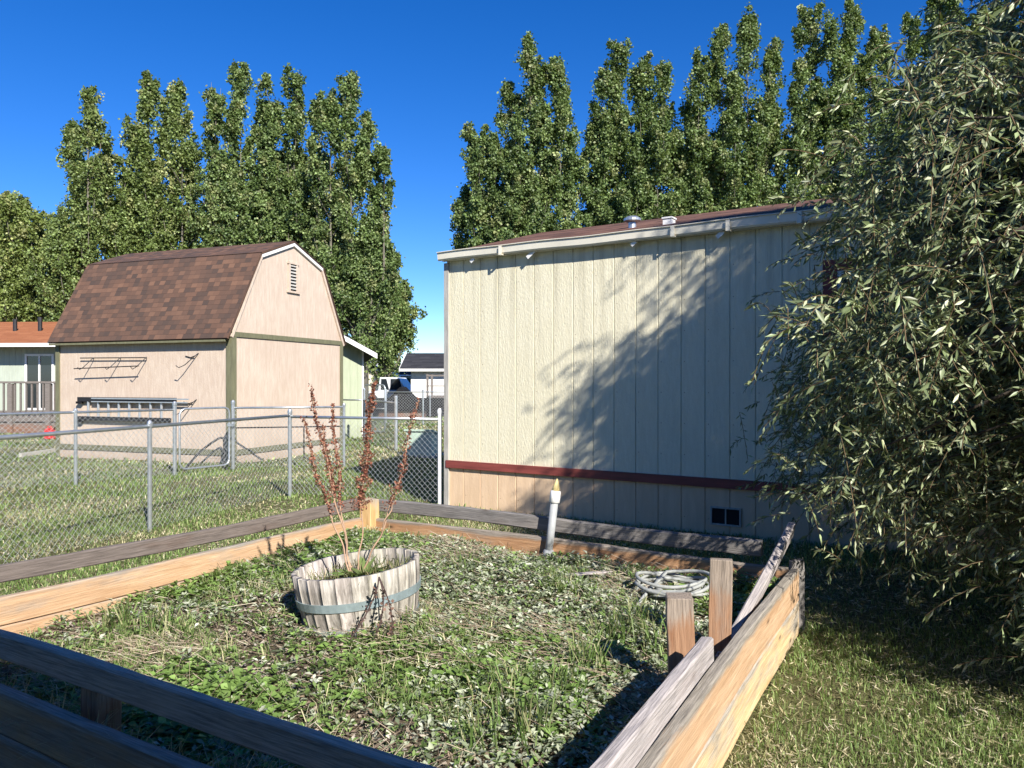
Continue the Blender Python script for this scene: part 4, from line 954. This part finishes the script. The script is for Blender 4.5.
# ------------------------------------------------------------------ the big willow at the right
tx, ty_ = 4.25, 3.75
wil = thing('willow_tree', 'large spreading willow with narrow grey green leaves beside the cream home', 'tree', (tx, ty_, .05))
zp = np.array([.2, .6, 1.0, 1.6, 2.3, 3.0, 3.5, 4.0, 4.8, 5.6, 6.4]); rp_ = np.array([1.7, 2.4, 2.75, 2.85, 2.6, 2.35, 2.0, 1.75, 1.5, 1.0, .3])
ca_, sa_ = math.cos(HR), math.sin(HR)
def hloc(P):  # into the home's frame
    q = P[..., :2] - np.array([H0.x, H0.y]); return q[..., 0] * ca_ + q[..., 1] * sa_, -q[..., 0] * sa_ + q[..., 1] * ca_
def ok_wall(P, m):
    hx_, hy_ = hloc(P); return ~((hy_ > -m) & (P[..., 2] < 3.1 + m + np.clip(hy_, 0, 2.3) * .28) & (hx_ > -.2) & (hy_ < 5))
NCL = 1050; cl = []
CY = [-400, 0, 20, 60, 90, 130, 170, 250, 320, 380, 415, 480, 560]; CX = [1060, 1025, 1012, 958, 915, 868, 835, 815, 806, 772, 757, 762, 800]   # outline of the crown, seen from the path
try_ = 0
while len(cl) < NCL:
    z = rng.uniform(.55, 6.2) if len(cl) % 3 else rng.uniform(3.2, 6.0); a = rng.uniform(0, 2 * np.pi); rm = np.interp(z, zp, rp_) * (1 + .10 * math.sin(3 * a + z * 1.7) + .06 * math.sin(7 * a - 2 * z))
    r = rm * rng.uniform(.12, 1) ** .45
    p = np.array([tx + r * math.cos(a), ty_ + r * math.sin(a), z])
    if not ok_wall(p, .35): continue
    if p[1] < 1.2: continue
    u = 512 + F * p[0] / p[1]
    if u < 1040 and HZ - F * (z - CH) / p[1] > 512: continue
    if u < 1040 and p[1] < 3.0: continue
    if u > 1040 and z > 1.9 and rng.uniform() < .72: continue      # unseen sunward crown thinned so sun reaches the visible leaves
    if u < np.interp(HZ - F * (z - CH) / p[1], CY, CX) + 27: continue
    gx_, gy_ = p[0] - SX * (z - .1) / math.tan(SUN_EL), p[1] - SY * (z - .1) / math.tan(SUN_EL)   # where its shade falls
    if gy_ < 3.42 or (gx_ < 1.85 and gy_ < 5.1): continue
    hx0, hy0 = hloc(p); dsx, dsy = -SX * ca_ - SY * sa_, SX * sa_ - SY * ca_
    hs0 = hx0 - dsx * 0
    q = -hy0 / dsy if dsy > 0 else 0; sh = hx0 + dsx * q; zh = z - q * math.tan(SUN_EL)
    if 0 < q and 0 < zh < 3.2 and sh < np.interp(zh, [0, 1.6, 1.85, 2.6, 2.95], [1.75, 1.8, 2.5, 3.15, 3.7]) + .22 + 1.3 * rng.uniform() ** 2.2: continue
    cl.append(p)
cl = np.array(cl)
limbs = MB(); tr = MB()
tr.tube([(tx, ty_, -.1), (tx + .05, ty_, .5), (tx - .03, ty_ + .05, 1.1)], [.24, .18, .15], 12)
limb_pts = []
for k in range(11):
    a = 2 * math.pi * k / 11 + .3; zt_ = rng.uniform(3.2, 5.8) if k % 2 else rng.uniform(1.8, 3.2); rr = np.interp(zt_, zp, rp_) * .75
    path = curve([(tx, ty_, .9), (tx + math.cos(a) * rr * .35, ty_ + math.sin(a) * rr * .35, .9 + (zt_ - .9) * .5), (tx + math.cos(a) * rr * .75, ty_ + math.sin(a) * rr * .75, .9 + (zt_ - .9) * .85), (tx + math.cos(a) * rr, ty_ + math.sin(a) * rr, zt_)], 8)
    path = [p_ for p_ in path if ok_wall(np.array(p_), .1)]
    if len(path) < 4: continue
    limbs.tube(path, [.042 * (1 - .8 * i / len(path)) + .006 for i in range(len(path))], 7); limb_pts += [tuple(p_) for p_ in path[3:]]
LP = np.array(limb_pts)
for c in cl:
    d2 = ((LP - c) ** 2).sum(1) + 2.0 * np.clip(LP[:, 2] - c[2], 0, 9) ** 2; s0 = LP[d2.argmin()]; mid = (s0 + c) / 2 + np.array([0, 0, .12])
    if not (ok_wall(mid, .03)): continue
    limbs.tube([s0, mid, c], [.017, .011, .004], 5)
tr.build('trunk', M['bark'], wil, Matrix.Identity(4), smooth=True); limbs.build('limbs', M['bark'], wil, Matrix.Identity(4), smooth=True)
TW = 38; K = 14
P0_ = (cl[:, None, :] + rng.normal(size=(NCL, TW, 3)) * np.array([.19, .19, .18])).reshape(-1, 3)
cen = np.array([tx, ty_, 2.0]); outd = norm((P0_ - cen) * np.array([1, 1, .5])); d0 = norm(outd * .42 + rdir(len(P0_)) * .85 + [0, 0, .05])
LT = rng.uniform(.10, .27, len(P0_)); t = np.linspace(.05, 1, K)
drop = rng.uniform(.1, .8, len(P0_))
TP = P0_[:, None, :] + d0[:, None, :] * (LT[:, None] * t[None, :])[..., None]; TP[..., 2] -= (drop * LT)[:, None] * t[None, :] ** 2
good = ok_wall(TP, .04).all(1) & (TP[..., 2].min(1) > .18)
uu = 512 + F * TP[..., 0] / TP[..., 1]; vv = HZ - F * (TP[..., 2] - CH) / TP[..., 1]
TP = TP[good]; n = len(TP); dd = d0[good]; tone = rng.uniform(.75, 1.25, n)
S = norm(np.cross(dd, np.array([0, 0, 1.0]) + rdir(n) * .4)); sg = np.where(np.arange(K) % 2 == 0, 1.0, -1.0)
tan = norm(np.gradient(TP, axis=1)); ld_ = norm(tan * .7 + S[:, None, :] * sg[None, :, None] * .65 + rdir(n * K).reshape(n, K, 3) * .6 + np.array([0, 0, -.25]))
P = TP.reshape(-1, 3); dL = ld_.reshape(-1, 3); N_ = norm(rdir(n * K) * .85 + [SX * .45, SY * .45, .45]); Ll = rng.uniform(.030, .064, n * K) * (1 + .35 * (rng.uniform(0, 1, n * K) < .12))
kp = ok_wall(P + dL * .1, .01); P, dL, N_, Ll = P[kp], dL[kp], N_[kp], Ll[kp]
V, T = leaves(P, dL, N_, Ll, Ll * rng.uniform(.18, .30, len(Ll)), .12)
WC = [(.15, .185, .09), (.19, .22, .115), (.11, .14, .06), (.26, .28, .16), (.38, .39, .25)]
col = pick(WC, len(P), [.3, .3, .2, .14, .06]) * np.repeat(tone, K)[kp][:, None]
npmesh('crown', V, T, np.repeat(col, 5, 0), M['leaf'], wil)
V, T = fibres(TP[:, :-1:3].reshape(-1, 3), TP[:, np.minimum(np.arange(0, K - 1, 3) + 3, K - 1)].reshape(-1, 3), .0022)
npmesh('twigs', V, T, np.array([.16, .11, .06]), M['seed'], wil)

# ------------------------------------------------------------------ lawn grass
def inside_poly(x, y, poly):
    c = np.zeros(len(x), bool); j = len(poly) - 1
    for i in range(len(poly)):
        xi, yi = poly[i]; xj, yj = poly[j]
        c ^= ((yi > y) != (yj > y)) & (x < (xj - xi) * (y - yi) / (yj - yi + 1e-12) + xi); j = i
    return c
def grow(poly, d):
    cx = sum(p[0] for p in poly) / len(poly); cy = sum(p[1] for p in poly) / len(poly)
    return [(cx + (p[0] - cx) * d, cy + (p[1] - cy) * d) for p in poly]
bedpoly = grow([tuple(A), tuple(B), tuple(Cc), tuple(Dd)], 1.035)
nrp = [tuple((Dd + nrm * .12)[:]), tuple((Cc + nrm * .12)[:])]
bedpoly = [tuple(A + Vector((-.02, .04))), tuple(B + Vector((.035, 0))), tuple(Cc + nrm * .14 + Vector((.05, 0))), tuple(Dd + nrm * .14 - Vector((.04, 0)))]
hp = [tuple((BM @ Vector(q)).xy) for q in ((0, 0, 0), (BL, 0, 0), (BL, BW, 0), (0, BW, 0))]
HMx = W[home.name]; mp = [tuple((HMx @ Vector(q)).xy) for q in ((0, 0, 0), (HL, 0, 0), (HL, HWd, 0), (0, HWd, 0))]
def lawn(y0, y1, dens, h, w, seed):
    m = 1.2; xa = -.70 * y1 - m; xb = .70 * y1 + m; n = int((xb - xa) * (y1 - y0) * dens)
    x = rng.uniform(xa, xb, n); y = rng.uniform(y0, y1, n); k = (np.abs(x) < .70 * y + m)
    for pl in (bedpoly, hp, mp): k &= ~inside_poly(x, y, pl)
    dry = vnoise(x, y, 1.1, 5); thin = vnoise(x, y, 2.6, 9); k &= rng.uniform(0, 1, n) < (.35 + .75 * sstep(.25, .6, thin))
    x, y, dry = x[k], y[k], dry[k]; n = len(x); P = np.stack([x, y, gz(x, y) - .005], 1)
    isdry = rng.uniform(0, 1, n) < (.16 + .50 * sstep(.42, .72, dry))
    hh = h * rng.uniform(.45, 1.25, n) * np.where(isdry, .75, 1.0) * (.75 + .6 * vnoise(x, y, 3.3, 3))
    V, T = blades(P, hh, w * rng.uniform(.7, 1.3, n), np.where(isdry, rng.uniform(.5, 1.6, n), rng.uniform(.15, .9, n)))
    c = np.where(isdry[:, None], pick([(.58, .51, .30), (.48, .42, .23), (.68, .61, .40)], n, jit=.14), pick([(.14, .215, .055), (.19, .28, .08), (.10, .165, .04), (.27, .34, .12)], n))
    return V, T, np.repeat(c, 5, 0)
def litter(y0, y1, dens):
    m = .8; xa = -.7 * y1 - m; xb = .7 * y1 + m; n = int((xb - xa) * (y1 - y0) * dens); x = rng.uniform(xa, xb, n); y = rng.uniform(y0, y1, n); k = np.abs(x) < .7 * y + m
    for pl in (bedpoly, hp, mp): k &= ~inside_poly(x, y, pl)
    k &= rng.uniform(0, 1, n) < .3 + .7 * sstep(.35, .65, vnoise(x, y, 2.0, 77)); x, y = x[k], y[k]; n = len(x)
    P = np.stack([x, y, gz(x, y) + rng.uniform(.002, .02, n)], 1); a = rng.uniform(0, 6.28, n); L = rng.uniform(.02, .07, n)
    V, T = flats(P, norm(np.stack([np.cos(a), np.sin(a), rng.uniform(-.1, .35, n)], 1)), norm(rdir(n) * .4 + [0, 0, 1]), L, rng.uniform(.003, .006, n) * (1 + y / 8))
    return V, T, np.repeat(pick([(.55, .48, .30), (.40, .34, .20), (.24, .24, .11), (.66, .60, .42), (.17, .13, .08)], n), 4, 0)
V, T, c = join([litter(1, 5.5, 2200), litter(5.5, 10, 900), lawn(.6, 3.2, 7500, .048, .0036, 1), lawn(3.2, 5.5, 5500, .050, .0045, 2), lawn(5.5, 9, 2000, .065, .0075, 3), lawn(9, 14, 650, .07, .012, 4), lawn(14, 24, 170, .08, .024, 5), lawn(24, 33, 60, .09, .05, 6)])
meta(npmesh('grass', V, T, c, M['grass']), 'sparse green and straw coloured lawn grass', 'grass', kind='stuff')

# ------------------------------------------------------------------ weeds in the bed
def bedpts(n):
    a = rng.uniform(.015, .985, n); b = rng.uniform(.015, .985, n); d0, c0, a0, b0 = (np.array(q[:]) for q in (Dd, Cc, A, B))
    p = (d0 + (c0 - d0) * a[:, None]) * (1 - b[:, None]) + (a0 + (b0 - a0) * a[:, None]) * b[:, None]
    x, y = p[:, 0], p[:, 1]; k = ((x - bx) ** 2 + (y - by) ** 2) > .285 ** 2
    return x[k], y[k]
parts = []
# rosettes of small broad leaves
def rosettes(n, mask, cols, L, Wd, per, up):
    x, y = bedpts(n); k = rng.uniform(0, 1, len(x)) < mask(x, y); x, y = x[k], y[k]; n = len(x)
    h0 = rng.uniform(.0, .045, n); P = np.stack([x, y, bz(x, y) + h0], 1); P = np.repeat(P, per, 0); N = len(P)
    a = rng.uniform(0, 6.28, N); d = norm(np.stack([np.cos(a), np.sin(a), rng.uniform(-.1, up, N)], 1)); P = P + d * rng.uniform(0, .02, N)[:, None]
    s = L * rng.uniform(.55, 1.2, N); V, T = leaves(P, d, norm(np.array([0, 0, 1.0]) + rdir(N) * .45), s, s * Wd, .2, .55)
    c = np.repeat(pick(cols, n, jit=.2), per, 0) * rng.uniform(.8, 1.2, (N, 1)); parts.append((V, T, np.repeat(c, 5, 0)))
nz = lambda s, sd, a, b: (lambda x, y: sstep(a, b, vnoise(x, y, s, sd)))
BR = [(.17, .27, .065), (.22, .33, .09), (.13, .20, .05)]; GY = [(.30, .34, .21), (.40, .43, .30), (.20, .24, .14), (.50, .52, .40)]
rosettes(11000, nz(2.9, 21, .48, .72), BR, .036, .75, 6, .8)
rosettes(13000, lambda x, y: .10 + .7 * sstep(.35, .7, vnoise(x, y, 2.1, 31)), GY, .030, .5, 6, .9)
rosettes(9000, lambda x, y: .35 * np.ones_like(x), [(.16, .25, .07), (.22, .31, .10), (.12, .18, .05)], .032, .42, 5, 1.2)
# grass tufts
x, y = bedpts(3800); k = rng.uniform(0, 1, len(x)) < (.04 + .9 * sstep(.52, .7, vnoise(x, y, 2.6, 41))); x, y = x[k], y[k]
per = 17; n = len(x) * per; X = np.repeat(x, per) + rng.normal(0, .016, n); Yy = np.repeat(y, per) + rng.normal(0, .016, n)
hh = np.repeat(rng.uniform(.04, .13, len(x)), per) * rng.uniform(.4, 1.1, n)
V, T = blades(np.stack([X, Yy, bz(X, Yy) - .005], 1), hh, rng.uniform(.003, .0055, n), rng.uniform(.1, 1.1, n)); parts.append((V, T, np.repeat(pick([(.17, .25, .07), (.24, .32, .11), (.13, .18, .05), (.50, .46, .27)], n, [.3, .28, .17, .25]), 5, 0)))
# tall tufts near the lower middle and the corner
for (px_, py_, m, hmax) in ((525, 740, 60, .22), (560, 700, 50, .22), (640, 640, 60, .2), (610, 650, 50, .22), (120, 630, 70, .2), (160, 640, 60, .2), (500, 700, 40, .2), (465, 580, 50, .16), (590, 680, 60, .24), (655, 660, 40, .2), (480, 745, 40, .2)):
    g = G(px_, py_, .27); X = g.x + rng.normal(0, .05, m); Yy = g.y + rng.normal(0, .05, m)
    V, T = blades(np.stack([X, Yy, bz(X, Yy)], 1), hmax * rng.uniform(.5, 1.1, m), np.full(m, .006), rng.uniform(.2, 1, m)); parts.append((V, T, np.repeat(pick([(.12, .2, .05), (.18, .25, .08), (.3, .3, .15)], m), 5, 0)))
# straw and dead stems lying about
x, y = bedpts(26000); k = rng.uniform(0, 1, len(x)) < (.08 + .8 * sstep(.50, .66, vnoise(x, y, 2.2, 51))); x, y = x[k], y[k]; n = len(x)
a = rng.normal(.6, .9, n) + vnoise(x, y, 1.2, 61) * 4; L = rng.uniform(.03, .15, n) * (1 + (rng.uniform(0, 1, n) < .06)); z0 = bz(x, y) + rng.uniform(.005, .045, n)
P0s = np.stack([x, y, z0], 1); P1s = P0s + np.stack([np.cos(a) * L, np.sin(a) * L, rng.uniform(-.02, .05, n)], 1)
inb = inside_poly(P1s[:, 0], P1s[:, 1], [tuple(q) for q in (A, B, Cc, Dd)]); V, T = fibres(P0s[inb], P1s[inb], rng.uniform(.0006, .0015, inb.sum())); parts.append((V, T, np.repeat(pick([(.46, .36, .26), (.56, .46, .34), (.32, .23, .17), (.66, .58, .45)], inb.sum()), 6, 0)))
# withered leaf litter
x, y = bedpts(22000); n = len(x); P = np.stack([x, y, bz(x, y) + rng.uniform(.002, .02, n)], 1); s = rng.uniform(.012, .035, n)
V, T = leaves(P, norm(rdir(n) * [1, 1, .25]), norm(rdir(n) * .5 + [0, 0, 1]), s, s * .6, .1); parts.append((V, T, np.repeat(pick([(.28, .21, .15), (.42, .34, .26), (.17, .13, .09), (.54, .47, .39)], n), 5, 0)))
V, T, c = join(parts); meta(npmesh('weeds', V, T, c, M['grass']), 'mixed low weeds, grass tufts and straw covering the raised bed', 'weeds', kind='stuff')
# dead grass and a few stalks outside the near boards
n = 1500; s = rng.uniform(0, 1, n); q0 = np.array((Dd + nrm * .03)[:]); q1 = np.array((Cc + nrm * .03)[:]); X = q0[0] + (q1[0] - q0[0]) * s + rng.normal(0, .012, n); Yy = q0[1] + (q1[1] - q0[1]) * s + rng.normal(0, .012, n)
V, T = blades(np.stack([X, Yy, np.full(n, .24)], 1), rng.uniform(.08, .30, n), np.full(n, .005), rng.uniform(.1, .9, n))
meta(npmesh('dry_grass', V, T, np.repeat(pick([(.45, .38, .22), (.3, .25, .14), (.2, .2, .09), (.55, .48, .3)], n), 5, 0), M['grass']), 'dry grass growing in the gap between the near boards and rail', 'grass', kind='stuff')
# scrap of pale bark near the back board
sc = G(592, 576, .37)
meta(board('wood_scrap', (sc.x - .16, sc.y - .03, .375), (sc.x + .12, sc.y + .05, .38), .012, .05, M['silverrail']), 'splintered pale wood scrap lying near the back board', 'wood')

# ------------------------------------------------------------------ camera, light, sky
cam = bpy.data.cameras.new('camera'); co = bpy.data.objects.new('camera', cam); C.objects.link(co)
co.location = (0, 0, CH); co.rotation_euler = (R(90 - math.degrees(math.atan(2 / F))), 0, 0)
cam.sensor_width = 36; cam.lens = F / 1024 * 36; cam.clip_end = 5000; cam.clip_start = .05; scn.camera = co
sun = bpy.data.lights.new('sun', 'SUN'); sun.energy = 5.0; sun.angle = R(.53); sun.color = (1, .955, .88)
so = bpy.data.objects.new('sun', sun); C.objects.link(so)
dirv = Vector((SX * math.cos(SUN_EL), SY * math.cos(SUN_EL), math.sin(SUN_EL))); so.rotation_euler = dirv.to_track_quat('Z', 'Y').to_euler()
wd = bpy.data.worlds.new('World'); scn.world = wd; wd.use_nodes = True; nt = wd.node_tree
sky = nt.nodes.new('ShaderNodeTexSky'); sky.sky_type = 'NISHITA'; sky.sun_disc = False; sky.sun_elevation = SUN_EL
sky.sun_rotation = math.atan2(SX, SY); sky.air_density = 1.15; sky.dust_density = .1; sky.ozone_density = 3.5; sky.altitude = 3500
hs = nt.nodes.new('ShaderNodeHueSaturation'); hs.inputs['Saturation'].default_value = 1.33; hs.inputs['Hue'].default_value = .513; nt.links.new(sky.outputs[0], hs.inputs['Color'])
bg = nt.nodes['Background']; bg.inputs[1].default_value = .098; nt.links.new(hs.outputs[0], bg.inputs[0])
vs = scn.view_settings; vs.view_transform = 'Standard'; vs.look = 'None'; vs.exposure = .90; vs.gamma = 1; vs.use_curve_mapping = False
scn.cycles.max_bounces = 6; scn.cycles.diffuse_bounces = 3; scn.cycles.transmission_bounces = 4; scn.cycles.use_denoising = True
